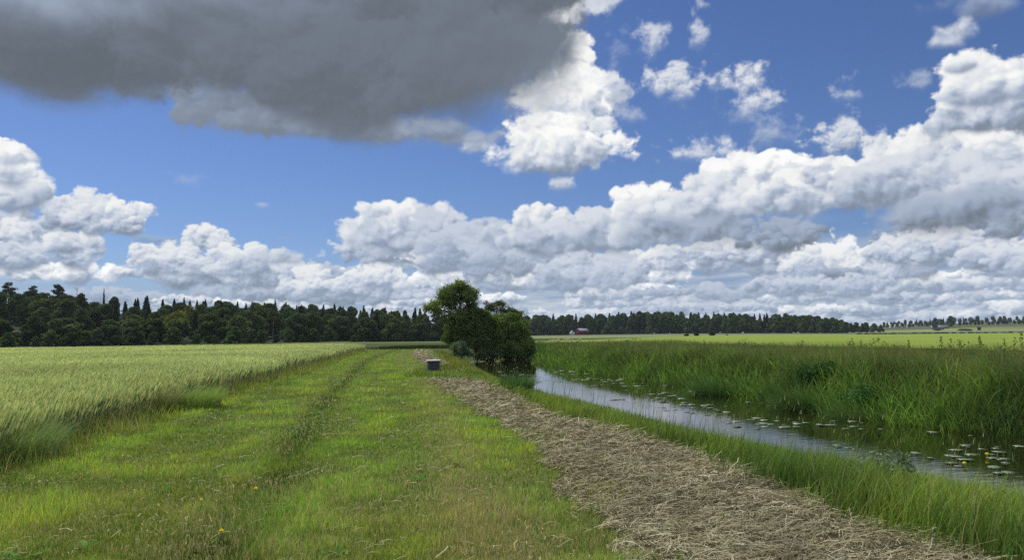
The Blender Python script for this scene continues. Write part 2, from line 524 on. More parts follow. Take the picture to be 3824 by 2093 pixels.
def empty(name, loc=(0, 0, 0), rz=0.0):
    o = bpy.data.objects.new(name, None)
    o.empty_display_size = 0.2
    COL.objects.link(o)
    o.location = loc
    o.rotation_euler = (0, 0, rz)
    return o


def copy_tree(o, parent=None):
    """a copy of a thing with copies of its parts and sub-parts (mesh data shared)"""
    c = o.copy()
    COL.objects.link(c)
    c.parent = parent
    for ch in o.children:
        copy_tree(ch, c)
    return c


class MB:
    """collects boxes, tubes and loose faces into one mesh"""
    def __init__(s):
        s.V, s.F, s.C = [], [], []

    def face(s, pts, col=None):
        b = len(s.V)
        s.V += [tuple(p) for p in pts]
        s.F.append(tuple(range(b, b + len(pts))))
        s.C += [col or (0.5, 0.5, 0.5)] * len(pts)

    def add(s, pts, faces, col=None):
        b = len(s.V)
        s.V += [tuple(p) for p in pts]
        s.F += [tuple(b + i for i in f) for f in faces]
        s.C += [col or (0.5, 0.5, 0.5)] * len(pts)

    def box(s, x0, x1, y0, y1, z0, z1, col=None):
        s.add([(x, y, z) for z in (z0, z1) for y in (y0, y1) for x in (x0, x1)],
              [(0, 2, 3, 1), (4, 5, 7, 6), (0, 1, 5, 4), (2, 6, 7, 3), (0, 4, 6, 2), (1, 3, 7, 5)], col)

    def tube(s, pts, rads, n=6, col=None, cap=True):
        pts = [Vector(p) for p in pts]
        b = len(s.V)
        up = Vector((0.3, 0.2, 1)).normalized()
        for i, p in enumerate(pts):
            t = (pts[min(i + 1, len(pts) - 1)] - pts[max(i - 1, 0)]).normalized()
            a = t.cross(up)
            if a.length < 0.05:
                a = t.cross(Vector((1, 0, 0)))
            a.normalize()
            c = t.cross(a)
            for k in range(n):
                an = 2 * math.pi * k / n
                s.V.append(tuple(p + (a * math.cos(an) + c * math.sin(an)) * rads[i]))
        s.C += [col or (0.5, 0.5, 0.5)] * (n * len(pts))
        for i in range(len(pts) - 1):
            for k in range(n):
                s.F.append((b + i * n + k, b + i * n + (k + 1) % n, b + (i + 1) * n + (k + 1) % n, b + (i + 1) * n + k))
        if cap:
            s.F.append(tuple(b + k for k in range(n))[::-1])
            s.F.append(tuple(b + (len(pts) - 1) * n + k for k in range(n)))

    def lathe(s, prof, n=24, col=None):
        b = len(s.V)
        for (r, z) in prof:
            for k in range(n):
                a = 2 * math.pi * k / n
                s.V.append((r * math.cos(a), r * math.sin(a), z))
        s.C += [col or (0.5, 0.5, 0.5)] * (n * len(prof))
        for i in range(len(prof) - 1):
            for k in range(n):
                s.F.append((b + i * n + k, b + i * n + (k + 1) % n, b + (i + 1) * n + (k + 1) % n, b + (i + 1) * n + k))

    def build(s, name, mat, parent=None, smooth=False):
        loops = [i for f in s.F for i in f]
        return mesh_np(name, np.array(s.V), np.array(loops), np.array([len(f) for f in s.F]), mat, np.array(s.C), parent, smooth)


def interp(x, xs, ys):
    return np.interp(x, xs, ys)


# ---------------------------------------------------------------- lie of the land
WATER_Z = -0.85
_ny = (-10, 0, 4, 8, 12, 13.8, 16.7, 22.2, 29.2, 37.2, 51.0, 62, 73.0, 80, 90)
_nx = (16.8, 11.1, 9.2, 7.75, 6.4, 5.8, 4.85, 3.6, 1.6, 0.0, -1.7, -2.9, -4.1, -4.9, -6.6)
_fy = (-10, 0, 8, 12, 17.8, 19.8, 25.2, 31, 38.9, 47, 56, 66, 79, 90)
_fx = (27, 21.0, 16.0, 13.8, 11.3, 10.3, 9.0, 8.2, 7.3, 5.2, 3.4, 2.2, 1.9, 2.6)
_wy = (-10, 0, 5, 9.5, 13.8, 18.2, 29.4, 50, 77, 86, 99)
_wx = (-3.6, -4.6, -5.3, -6.1, -6.9, -7.5, -8.8, -11.4, -15.1, -15.8, -16.5)
_lay = (-10, 0, 5.7, 7.2, 10.5, 15.6, 22, 29.5, 33)
_lax = (0.9, 0.9, 0.85, 0.73, 0.56, -0.41, -1.7, -3.2, -3.9)
_ray = (-10, 0, 5.6, 7.0, 8.0, 10.7, 13.5, 16.2, 22, 29.5, 33)
_rax = (3.6, 3.4, 3.3, 3.0, 2.75, 2.45, 1.6, 0.75, -0.05, -1.45, -2.0)


def river_l(y): return interp(y, _ny, _nx)
def river_r(y): return interp(y, _fy, _fx)
def wheat_x(y): return interp(y, _wy, _wx)
def hay_l(y): return interp(y, _lay, _lax)
def hay_r(y): return interp(y, _ray, _rax)


# columns: azimuth (degrees); rows: distance
_LD = np.log(np.array([40., 80, 130, 200, 230, 300, 400, 600, 1000, 1150, 1350, 3000, 9000]))
_LA = np.array([-60., -33, -18, -11, -4.6, -1.5, 6, 13, 25, 33, 60])
_LZ = np.array([
    [0, 0, 0, .05, 1, 7, 14, 22, 26, 26, 26, 26, 26],
    [0, 0, 0, .05, 1, 8, 15, 22, 26, 26, 26, 26, 26],
    [0, 0, 0, .12, .3, 5, 9, 14, 18, 18, 18, 18, 18],
    [0, 0, 0, .12, .0, -.3, 3, 8, 12, 12, 12, 12, 12],
    [0, 0, 0, .1, -.1, -.6, -.6, 2, 6, 6, 6, 6, 6],
    [0, 0, .15, .4, .5, .6, .7, .8, 1, 1, 1, 1, 1],
    [0, 0, .1, .2, .25, .4, .6, 1.0, 3, 3, 3, 3, 3],
    [0, 0, .05, .15, .2, .35, .6, 1.1, .8, 1, 1, 1, 1],
    [0, 0, 0, -.1, -.15, -.3, -.3, -.3, .3, 4, 9, 12, 12],
    [0, 0, 0, -.1, -.15, -.3, -.3, -.3, .4, 6, 13, 16, 16],
    [0, 0, 0, -.1, -.15, -.3, -.3, -.3, .4, 6, 13, 16, 16]])


def ground_z(x, y, rough=True):
    x, y = np.asarray(x, float), np.asarray(y, float)
    d = np.log(np.clip(np.hypot(x, y), 40, 8999))
    a = np.clip(np.degrees(np.arctan2(x, np.maximum(y, 1.0))), -59.9, 59.9)
    i = np.clip(np.searchsorted(_LD, d) - 1, 0, len(_LD) - 2)
    j = np.clip(np.searchsorted(_LA, a) - 1, 0, len(_LA) - 2)
    u, v = (d - _LD[i]) / (_LD[i + 1] - _LD[i]), (a - _LA[j]) / (_LA[j + 1] - _LA[j])
    z = (_LZ[j, i] * (1 - u) + _LZ[j, i + 1] * u) * (1 - v) + (_LZ[j + 1, i] * (1 - u) + _LZ[j + 1, i + 1] * u) * v
    # the river cutting
    sl = river_l(y) - x
    sr = x - river_r(y)
    bw = np.where(y < 32, np.clip(river_l(y) - hay_r(y), 1.5, 9), 2.4)
    bl = 0.42 * sstep(sl, -1.0, 0.3) + 0.58 * np.clip(sl / bw, 0, 1) ** 0.85
    br = sstep(sr, -0.5, 2.6)
    end = sstep(y, 88, 93)
    ch = np.maximum(np.maximum(bl, br), end)
    z = z - (1 - ch) * 1.5
    if rough:
        z = z + 0.03 * np.sin(x * 1.3 + 0.7 * y) * np.sin(y * 0.9 - 0.4 * x) * np.clip(1 - np.hypot(x, y) / 90, 0, 1)
    return z


def gz(x, y):
    return float(ground_z(np.array([x]), np.array([y]))[0])


def rnd_noise(x, y, s, octv=3, seed=0):
    return fbm(np.asarray(x, np.float32) * s, np.asarray(y, np.float32) * s, octv, 0.55, seed)


# ---------------------------------------------------------------- materials
def mat_new(name):
    m = bpy.data.materials.new(name)
    m.use_nodes = True
    m.node_tree.nodes.clear()
    N = Nodes(m.node_tree)
    out = N.new('ShaderNodeOutputMaterial')
    return m, N, out


def leaf_mat(name, trans=0.35, inst=0.0, gloss=0.0, rough=0.5):
    """vertex colour 'Col' on diffuse + translucent leaves; inst: how much one plant differs from the next"""
    m, N, out = mat_new(name)
    at = N.new('ShaderNodeAttribute', attribute_name='Col')
    c = at.outputs['Color']
    if inst:
        oi = N.new('ShaderNodeObjectInfo')
        r = oi.outputs['Random']
        hs = N.new('ShaderNodeHueSaturation')
        N.put(hs.inputs['Hue'], N.lin(N.m('FRACT', N.m('MULTIPLY', r, 7.31)), 0, 1, 0.5 - 0.025 * inst, 0.5 + 0.02 * inst))
        N.put(hs.inputs['Value'], N.lin(r, 0, 1, 1 - 0.35 * inst, 1 + 0.35 * inst))
        N.put(hs.inputs['Saturation'], N.lin(N.m('FRACT', N.m('MULTIPLY', r, 13.7)), 0, 1, 1 - 0.2 * inst, 1 + 0.1 * inst))
        N.put(hs.inputs['Color'], c)
        c = hs.outputs[0]
    d = N.new('ShaderNodeBsdfDiffuse')
    N.put(d.inputs[0], c)
    t = N.new('ShaderNodeBsdfTranslucent')
    N.put(t.inputs[0], N.mix(1.0, c, (1.15, 1.1, 0.6), 'MULTIPLY'))
    mx = N.new('ShaderNodeMixShader')
    mx.inputs[0].default_value = trans
    N.put(mx.inputs[1], d.outputs[0])
    N.put(mx.inputs[2], t.outputs[0])
    o = mx.outputs[0]
    if gloss:
        g = N.new('ShaderNodeBsdfGlossy')
        g.inputs['Roughness'].default_value = rough
        g.inputs['Color'].default_value = (0.9, 0.95, 1.0, 1)
        m2 = N.new('ShaderNodeMixShader')
        m2.inputs[0].default_value = gloss
        N.put(m2.inputs[1], o)
        N.put(m2.inputs[2], g.outputs[0])
        o = m2.outputs[0]
    N.put(out.inputs[0], o)
    return m


def solid_mat(name, col, rough=0.7, var=0.15, scale=6.0, bump=0.0, spec=0.3, col2=None, stretch=(1, 1, 1), metal=0.0):
    m, N, out = mat_new(name)
    p = N.new('ShaderNodeBsdfPrincipled')
    tc = N.new('ShaderNodeTexCoord').outputs['Object']
    v = N.vm('MULTIPLY', tc, stretch)
    n = N.noise(v, scale, 6.0, 0.6)
    c2 = col2 or tuple(c * (1 - var * 2) for c in col)
    c1 = tuple(min(1, c * (1 + var)) for c in col)
    N.put(p.inputs['Base Color'], N.ramp(n, [(0.3, c2), (0.65, c1)]))
    p.inputs['Roughness'].default_value = rough
    p.inputs['Specular IOR Level'].default_value = spec
    p.inputs['Metallic'].default_value = metal
    if bump:
        b = N.new('ShaderNodeBump')
        b.inputs['Strength'].default_value = bump
        b.inputs['Distance'].default_value = 0.02
        N.put(b.inputs['Height'], n)
        N.put(p.inputs['Normal'], b.outputs[0])
    N.put(out.inputs[0], p.outputs[0])
    return m


def ground_mat():
    m, N, out = mat_new("ground")
    c = N.new('ShaderNodeAttribute', attribute_name='Col').outputs['Color']
    pos = N.new('ShaderNodeNewGeometry').outputs['Position']
    n1 = N.noise(pos, 1.7, 8.0, 0.65)
    n2 = N.noise(N.vm('MULTIPLY', pos, (0.02, 0.12, 0.0)), 1.0, 5.0, 0.6)
    n3 = N.noise(pos, 28.0, 3.0, 0.6)
    k = N.m('MULTIPLY', N.lin(n1, 0.3, 0.7, 0.72, 1.25), N.lin(n2, 0.3, 0.7, 0.88, 1.12))
    k = N.m('MULTIPLY', k, N.lin(n3, 0.3, 0.7, 0.75, 1.25))
    p = N.new('ShaderNodeBsdfPrincipled')
    N.put(p.inputs['Base Color'], N.vm('SCALE', c, scale=k))
    p.inputs['Roughness'].default_value = 0.95
    p.inputs['Specular IOR Level'].default_value = 0.1
    b = N.new('ShaderNodeBump')
    b.inputs['Strength'].default_value = 0.6
    b.inputs['Distance'].default_value = 0.05
    N.put(b.inputs['Height'], n3)
    N.put(p.inputs['Normal'], b.outputs[0])
    N.put(out.inputs[0], p.outputs[0])
    return m


def water_mat():
    m, N, out = mat_new("river_water")
    pos = N.new('ShaderNodeNewGeometry').outputs['Position']
    p = N.new('ShaderNodeBsdfPrincipled')
    p.inputs['Base Color'].default_value = (0.010, 0.011, 0.004, 1)
    p.inputs['IOR'].default_value = 2.1
    p.inputs['Specular IOR Level'].default_value = 0.5
    rot = N.new('ShaderNodeVectorRotate', rotation_type='Z_AXIS')
    N.put(rot.inputs[0], pos)
    rot.inputs['Angle'].default_value = R(-25)
    n = N.noise(N.vm('MULTIPLY', rot.outputs[0], (1.6, 3.4, 1.0)), 1.3, 4.0, 0.55)
    # wind ripples on the open half, calm water in the shelter of the reeds
    across = N.sep(N.new('ShaderNodeAttribute', attribute_name='Col').outputs['Color'])[0]
    patch = N.ss(N.noise(pos, 0.16, 3.0, 0.5), 0.36, 0.56)
    calm = N.m('MULTIPLY', N.ss(N.m('MULTIPLY_ADD', N.noise(pos, 0.5, 3.0, 0.5), 0.25, across), 0.66, 0.40), N.lin(patch, 0, 1, 0.4, 1.0))
    N.put(p.inputs['Roughness'], N.lin(calm, 0, 1, 0.02, 0.05))
    b = N.new('ShaderNodeBump')
    N.put(b.inputs['Strength'], N.lin(calm, 0, 1, 0.03, 0.14))
    b.inputs['Distance'].default_value = 0.035
    N.put(b.inputs['Height'], n)
    N.put(p.inputs['Normal'], b.outputs[0])
    N.put(out.inputs[0], p.outputs[0])
    return m


M_GROUND, M_WATER = ground_mat(), water_mat()
M_BLADE = leaf_mat("grass_blades", 0.35)
M_CROP = leaf_mat("crop_blades", 0.25)
M_STRAW = leaf_mat("dry_straw", 0.10)
M_LEAF = leaf_mat("tree_leaves", 0.30, inst=0.8)
M_LEAF1 = leaf_mat("willow_leaves", 0.30)
M_BARK = solid_mat("bark", (0.075, 0.06, 0.045), 0.9, 0.3, 5.0, 0.8, 0.1, stretch=(3, 3, 0.6))

# ---------------------------------------------------------------- ground sheet
def axis(*spans):
    out = []
    for a, b, st in spans:
        out.append(np.arange(a, b - 1e-6, st))
    return np.concatenate(out + [[spans[-1][1]]])


def build_ground():
    xs = axis((-6000, -1500, 900), (-1500, -500, 125), (-500, -150, 25), (-150, -40, 6), (-40, -18, 1.0), (-18, 30, 0.5), (30, 60, 1.5), (60, 150, 6), (150, 500, 25), (500, 1500, 125), (1500, 6000, 900))
    ys = axis((-60, -10, 10), (-10, 100, 0.5), (100, 180, 2.0), (180, 320, 5), (320, 620, 10), (620, 1400, 30), (1400, 2400, 200), (2400, 8000, 800))
    X, Y = np.meshgrid(xs, ys)
    Z = ground_z(X, Y)
    D = np.hypot(X, Y)
    az = np.degrees(np.arctan2(X, np.maximum(Y, 1)))
    C = np.zeros(X.shape + (3,))
    turf, soil, hay, mud = np.array((.12, .16, .04)), np.array((.09, .085, .05)), np.array((.11, .088, .055)), np.array((.03, .028, .02))
    C[:] = turf
    def zone(mask, col, feather=None):
        m = (np.asarray(mask, float))[..., None]
        C[:] = C * (1 - m) + np.array(col) * m
    jig = rnd_noise(X, Y, 0.6, 3, 31)
    zone(sstep(X - hay_l(Y) + jig * 0.8, -0.15, 0.15) * sstep(hay_r(Y) - X + jig * 0.5, -0.2, 0.2) * (Y < 29.5 + jig), hay)
    zone((Y > 43) & (Y < 74) & (X > -9.5) & (X < -3.5) & (np.abs(X - interp(Y, (43, 55, 74), (-4.0, -6.1, -8.8))) < 0.8 + jig), hay)
    zone(sstep(X - hay_r(Y), 0, .6) * (X < river_r(Y) + 40) * (Y < 98) * (Y > -10) * ((Y < 30) | (X > interp(Y, (30, 45, 60, 95), (-4.2, -4.2, -5.4, -8.5)))), (.055, .075, .02))
    zone((X > river_l(Y) - 0.7) & (X < river_r(Y) + 0.7) & (Y < 92), mud)
    zone((X < wheat_x(Y)) & (Y < 88), soil)
    # beyond the wheat
    zone((Y > 88) & (az < 0.5), (.075, .105, .026))
    zone((Y > 125) & (az < -1.5), (.055, .085, .022))
    zone((Y > 150) & (az < -22), (.13, .125, .05))
    zone((Y > 165) & (az < -24 + jig * 30), (.06, .085, .025))
    zone((Y > 180) & (az > -16) & (az < -1), (.12, .15, .045))
    # beyond the far bank
    db = interp(az, (-1, 6, 15, 25, 33), (105, 130, 240, 300, 300))
    rgt = az > -1.5
    zone((Y > 40) & (X > river_r(Y) + 16) & rgt, (.13, .185, .028))
    zone((D > db) & rgt, (.05, .08, .02))
    zone((D > np.maximum(db * 1.08, interp(az, (6, 15), (245, 290)))) & rgt, (.19, .22, .10))
    zone((D > 440) & rgt, (.105, .135, .085))
    zone((D > 640) & (az > 15), (.15, .20, .11))
    zone((D > 900) & (az > 22), (.24, .26, .085))
    zone((D > 1050) & (az > 22), (.09, .11, .045))
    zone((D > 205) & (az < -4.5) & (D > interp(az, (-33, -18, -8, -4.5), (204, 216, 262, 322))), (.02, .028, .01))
    ny, nx = X.shape
    idx = np.arange(ny * nx).reshape(ny, nx)
    q = np.stack([idx[:-1, :-1], idx[:-1, 1:], idx[1:, 1:], idx[1:, :-1]], -1).reshape(-1, 4)
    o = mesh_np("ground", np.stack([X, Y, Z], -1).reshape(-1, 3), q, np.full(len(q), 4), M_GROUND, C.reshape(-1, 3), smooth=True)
    tag(o, kind='structure')


def build_water():
    ys = np.arange(-10, 92.1, 1.0)
    V, F, C = [], [], []
    for y in ys:
        l, r = float(river_l(y)) - 1.2, float(river_r(y)) + 1.6
        for k in range(7):
            x = l + (r - l) * k / 6
            V.append((x, y, WATER_Z))
            C.append(((x - l - 1.2) / (r - l - 2.8),) * 3)
    for i in range(len(ys) - 1):
        for k in range(6):
            a = 7 * i + k
            F.append((a, a + 1, a + 8, a + 7))
    o = mesh_np("river_water", np.array(V), np.array(F), np.full(len(F), 4), M_WATER, np.array(C))
    tag(o, kind='structure')


build_ground()
build_water()

# ---------------------------------------------------------------- blades
NR = np.random.RandomState(7)


def blades(root, h, w, yaw, bend, bdir, col_base, col_tip, segs=2, flat=0.0):
    """one tapering bent blade per root; returns vertices, loops, sizes, colours"""
    n = len(root)
    side = np.stack([np.cos(yaw), np.sin(yaw), np.zeros(n)], -1)
    lean = np.stack([np.cos(bdir), np.sin(bdir), np.zeros(n)], -1)
    rows, cols = [], []
    for k in range(segs + 1):
        t = k / segs
        ang = bend * t * 0.75
        # position along an arc of total bend angle
        sx = np.where(bend > 1e-3, (1 - np.cos(bend * t)) / np.maximum(bend, 1e-3), 0) * h
        sz = np.where(bend > 1e-3, np.sin(bend * t) / np.maximum(bend, 1e-3), t) * h
        c = root + lean * sx[:, None]
        c = c + np.array([0, 0, 1.0]) * sz[:, None]
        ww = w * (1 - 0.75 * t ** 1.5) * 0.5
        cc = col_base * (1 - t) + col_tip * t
        if k < segs:
            rows += [c - side * ww[:, None], c + side * ww[:, None]]
            cols += [cc, cc]
        else:
            rows += [c]
            cols += [cc]
    per = 2 * segs + 1
    V = np.stack(rows, 1).reshape(-1, 3)
    C = np.stack(cols, 1).reshape(-1, 3)
    base = (np.arange(n) * per)[:, None]
    pat, sizes = [], []
    for k in range(segs - 1):
        a = 2 * k
        pat += [a, a + 1, a + 3, a + 2]
        sizes.append(4)
    a = 2 * (segs - 1)
    pat += [a, a + 1, a + 2]
    sizes.append(3)
    L = (base + np.array(pat)[None]).ravel()
    S = np.tile(np.array(sizes), n)
    return V, L, S, C


def join(parts):
    V, L, S, C, o = [], [], [], [], 0
    for v, l, s, c in parts:
        V.append(v); L.append(l + o); S.append(s); C.append(c)
        o += len(v)
    return np.concatenate(V), np.concatenate(L), np.concatenate(S), np.concatenate(C)


def scatter(n, y0, y1, power=1.6, spread=0.78, pad=2.0):
    """points denser towards the viewer: pdf of distance ~ y^(1-power)"""
    e = 2 - power
    u = NR.rand(n)
    if abs(e) < 1e-3:
        y = y0 * (y1 / y0) ** u
    else:
        y = (y0 ** e + u * (y1 ** e - y0 ** e)) ** (1 / e)
    x = (NR.rand(n) * 2 - 1) * (y * spread + pad)
    return x, y


def pick(cols, n, wts=None):
    c = np.array(cols, float)
    i = NR.choice(len(c), n, p=wts)
    return c[i]


def vary(c, a=0.18):
    return np.clip(c * (1 + (NR.rand(len(c), 1) - 0.5) * 2 * a) * (1 + (NR.rand(len(c), 3) - 0.5) * a * 0.5), 0.002, 1)


GREENS = [(.30, .475, .075), (.37, .52, .085), (.225, .41, .07), (.45, .55, .13)]
DEEP = [(.11, .21, .045), (.14, .24, .05), (.09, .175, .05), (.17, .26, .06)]
DRY = [(.50, .44, .24), (.44, .40, .21), (.56, .50, .31), (.36, .34, .17)]
STRAW = [(.34, .31, .19), (.42, .39, .25), (.25, .225, .135), (.15, .13, .08), (.52, .49, .34)]


def mown_grass():
    x, y = scatter(760000, 3.4, 96, 2.15, 0.72, 1.0)
    jig = rnd_noise(x, y, 0.7, 3, 41)
    left = wheat_x(y) - 0.15 + jig * 0.7
    right = np.where(y < 30, hay_l(y) + 0.12 + jig * 0.9 + 0.5 * NR.rand(len(x)) ** 3, interp(y, (30, 38, 44, 55, 74, 95), (-3.4, -4.6, -4.9, -7.0, -9.4, -10.6)) + jig)
    m = (x > left) & (x < right)
    x, y = x[m], y[m]
    n = len(x)
    z = ground_z(x, y)
    # patches and streaks of dry cut grass, running along the strip
    s = x - interp(y, (3, 5.8, 7.1, 9.1, 11.3, 16.5, 26, 36, 60, 90), (0.0, -.13, -.37, -.65, -.86, -1.5, -2.8, -4.6, -8.6, -11.5))   # tan streak left of the hay
    t = x - interp(y, (3, 6.5, 8, 10.8, 14, 20, 32, 52, 90), (-2.2, -2.37, -2.6, -3.18, -3.79, -4.82, -6.7, -9.8, -13.5))   # wheel track
    n1 = rnd_noise(x, y, 1.1, 4, 51)
    n2 = rnd_noise(x * 1.0, y * 0.35, 0.5, 3, 61)
    n3 = rnd_noise(x, y, 4.5, 2, 71)
    dry = 0.06 + 0.20 * sstep(-y, -13.0, -7.0) + (n1 * 0.7 + n2 * 0.5 + n3 * 0.35) * (0.55 + 0.45 * sstep(-y, -20.0, -9.0)) + 0.5 * np.exp(-(s / 0.42) ** 2) + 0.22 * np.exp(-((t + 0.25) / 0.4) ** 2)
    dry = dry + 0.25 * np.exp(-((y - 6.2) / 1.6) ** 2) * np.exp(-((x - 0.1) / 0.5) ** 2) + 0.10 * (y < 9)
    is_dry = NR.rand(n) < np.clip(dry, 0.02, 0.85)
    lush = sstep(rnd_noise(x, y, 0.75, 4, 81), -0.10, 0.14)
    yellowish = sstep(rnd_noise(x, y * 0.4, 0.8, 3, 88), -0.1, 0.15)[:, None]
    g = pick(GREENS, n) * (0.58 + 0.6 * lush[:, None]) * (np.array((0.92, 1, 1)) * (1 - yellowish) + np.array((1.14, 1.04, 0.95)) * yellowish)
    dark = np.exp(-((t - 0.1) / 0.36) ** 2)[:, None] * (0.8 + 0.5 * sstep(n1, -0.1, 0.1)[:, None])
    t2 = t + 1.9
    dark = np.maximum(dark, 0.55 * np.exp(-(t2 / 0.25) ** 2)[:, None] * sstep(y, 8, 14)[:, None])
    g = g * (1 - np.clip(0.60 * dark, 0, 0.75) * np.array((1.0, 0.9, 0.75)))
    c = np.where(is_dry[:, None], pick(DRY, n), g)
    c = vary(c, 0.25)
    far = np.maximum(1, y / 7.0)
    h = (0.035 + 0.055 * NR.rand(n) ** 1.5) * (0.75 + 0.7 * lush) * far ** 0.15
    h = np.where(is_dry, h * 0.85, h)
    h = h * (1 + 0.35 * sstep(-y, -11.0, -6.5))
    w = (0.0042 + 0.0035 * NR.rand(n)) * far ** 0.85
    bend = 0.25 + 1.2 * NR.rand(n) ** 1.3
    yaw = NR.rand(n) * 2 * np.pi
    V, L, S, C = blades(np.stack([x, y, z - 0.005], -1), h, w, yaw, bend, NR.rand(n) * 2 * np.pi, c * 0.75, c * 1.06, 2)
    # unmown fringe along the wheat
    fx, fy = scatter(300000, 6, 88, 1.7, 0.74, 1.0)
    off = fx - wheat_x(fy)
    k = rnd_noise(fx, fy, 0.7, 3, 45)
    m = (off > -0.75 + k) & (off < 0.30 + k * 1.4)
    fx, fy, off = fx[m], fy[m], off[m]
    q = len(fx)
    ff = np.maximum(1, fy / 9.0)
    fd = NR.rand(q) < 0.33
    fc = vary(np.where(fd[:, None], pick(DRY, q), pick(GREENS, q) * 0.75), 0.25)
    fh = (0.14 + 0.30 * NR.rand(q)) * (1 - 0.45 * np.clip((off + 0.2) / 0.6, 0, 1)) * (1 + 1.2 * rnd_noise(fx, fy, 1.1, 3, 46))
    P2 = blades(np.stack([fx, fy, ground_z(fx, fy) - 0.005], -1), fh, (0.005 + 0.004 * NR.rand(q)) * ff ** 0.85, NR.rand(q) * 6.28, 0.3 + 1.2 * NR.rand(q), NR.rand(q) * 6.28, fc * 0.7, fc * 1.05, 3)
    V, L, S, C = join([(V, L, S, C), P2])
    o = mesh_np("mown_grass", V, L, S, M_BLADE, C)
    tag(o, "short mown grass strip between the wheat and the hay swath", "grass", kind='stuff')


def clippings(n, y0, y1, power, inside, ln, wd, cols, lift, far0=7.0, lump=0.0):
    """loose lying stalks: flat curved strips"""
    x, y = scatter(n, y0, y1, power, 0.72, 1.0)
    m = inside(x, y)
    x, y = x[m], y[m]
    n = len(x)
    far = np.maximum(1, y / far0)
    z = ground_z(x, y) + lift * NR.rand(n) ** 1.3
    if lump:
        k = rnd_noise(x, y, 2.6, 3, 99)
        z = z + lump * np.clip(k * 2.2 + 0.25, 0, 1) * NR.rand(n)
    a = NR.rand(n) * 2 * np.pi
    l = (ln[0] + (ln[1] - ln[0]) * NR.rand(n) ** 1.6) * far ** 0.25
    w = (wd[0] + (wd[1] - wd[0]) * NR.rand(n)) * far ** 0.85
    tilt = (NR.rand(n) - 0.35) * 0.9
    cur = (NR.rand(n) - 0.5) * 1.6
    c = vary(pick(cols, n), 0.22) * (1 + 1.1 * rnd_noise(x, y, 1.3, 4, 97) + 0.5 * rnd_noise(x, y, 6.0, 2, 98))[:, None]
    c = np.clip(c, 0.01, 0.9)
    rows, ccs = [], []
    for k, t in enumerate((-0.5, 0.0, 0.5)):
        an = a + cur * t
        px = x + np.cos(an) * l * t
        py = y + np.sin(an) * l * t
        pz = z + np.maximum(np.sin(tilt) * l * (t + 0.5) * 0.6, 0) + 0.012 * (1 - abs(t) * 2)
        P = np.stack([px, py, pz], -1)
        roll = NR.rand(n) * 0.6
        sd = np.stack([-np.sin(an) * np.cos(roll), np.cos(an) * np.cos(roll), np.sin(roll)], -1) * (w * 0.5)[:, None]
        rows += [P - sd, P + sd]
        ccs += [c, c]
    V = np.stack(rows, 1).reshape(-1, 3)
    C = np.stack(ccs, 1).reshape(-1, 3)
    b = (np.arange(n) * 6)[:, None]
    L = (b + np.array([0, 1, 3, 2, 2, 3, 5, 4])[None]).ravel()
    return V, L, np.full(2 * n, 4), C


def hay_swath():
    def main(x, y):
        jig = rnd_noise(x, y, 0.9, 3, 91)
        return (x > hay_l(y) - 0.1 + jig * 0.8) & (x < hay_r(y) - 0.05 + jig * 0.5) & (y < 29.4 + jig * 2)
    def far(x, y):
        jig = rnd_noise(x, y, 0.5, 3, 92)
        return ((y > 43) & (y < 92) & (np.abs(x - interp(y, (43, 55, 74, 92), (-4.1, -6.1, -8.8, -10.6))) < 0.75 + jig))
    p = [clippings(380000, 3.4, 30, 2.2, main, (0.05, 0.28), (0.003, 0.006), STRAW, 0.05, lump=0.075),
         clippings(60000, 42, 92, 1.3, far, (0.1, 0.3), (0.004, 0.008), STRAW, 0.06)]
    # dark brown stalks low down: shade of the gaps put into their colour
    p.append(clippings(120000, 3.4, 30, 2.2, main, (0.05, 0.2), (0.004, 0.008), [(.13, .105, .065), (.09, .07, .045), (.18, .15, .09)], 0.06))
    V, L, S, C = join(p)
    o = mesh_np("hay_swath", V, L, S, M_STRAW, C)
    tag(o, "dry beige swath of cut hay lying beside the river bank grass", "hay", kind='stuff')
    def mown(x, y):
        return (x > wheat_x(y)) & (x < hay_l(y))
    V, L, S, C = clippings(36000, 3.4, 30, 2.1, lambda x, y: mown(x, y) & (NR.rand(len(x)) < np.clip(0.3 + 1.6 * rnd_noise(x, y, 0.8, 3, 95), 0.03, 1)), (0.04, 0.16), (0.003, 0.006), STRAW + DRY, 0.05)
    o = mesh_np("loose_clippings", V, L, S, M_STRAW, C)
    tag(o, "scattered pale clippings lying on the mown grass strip", "clippings", kind='stuff')


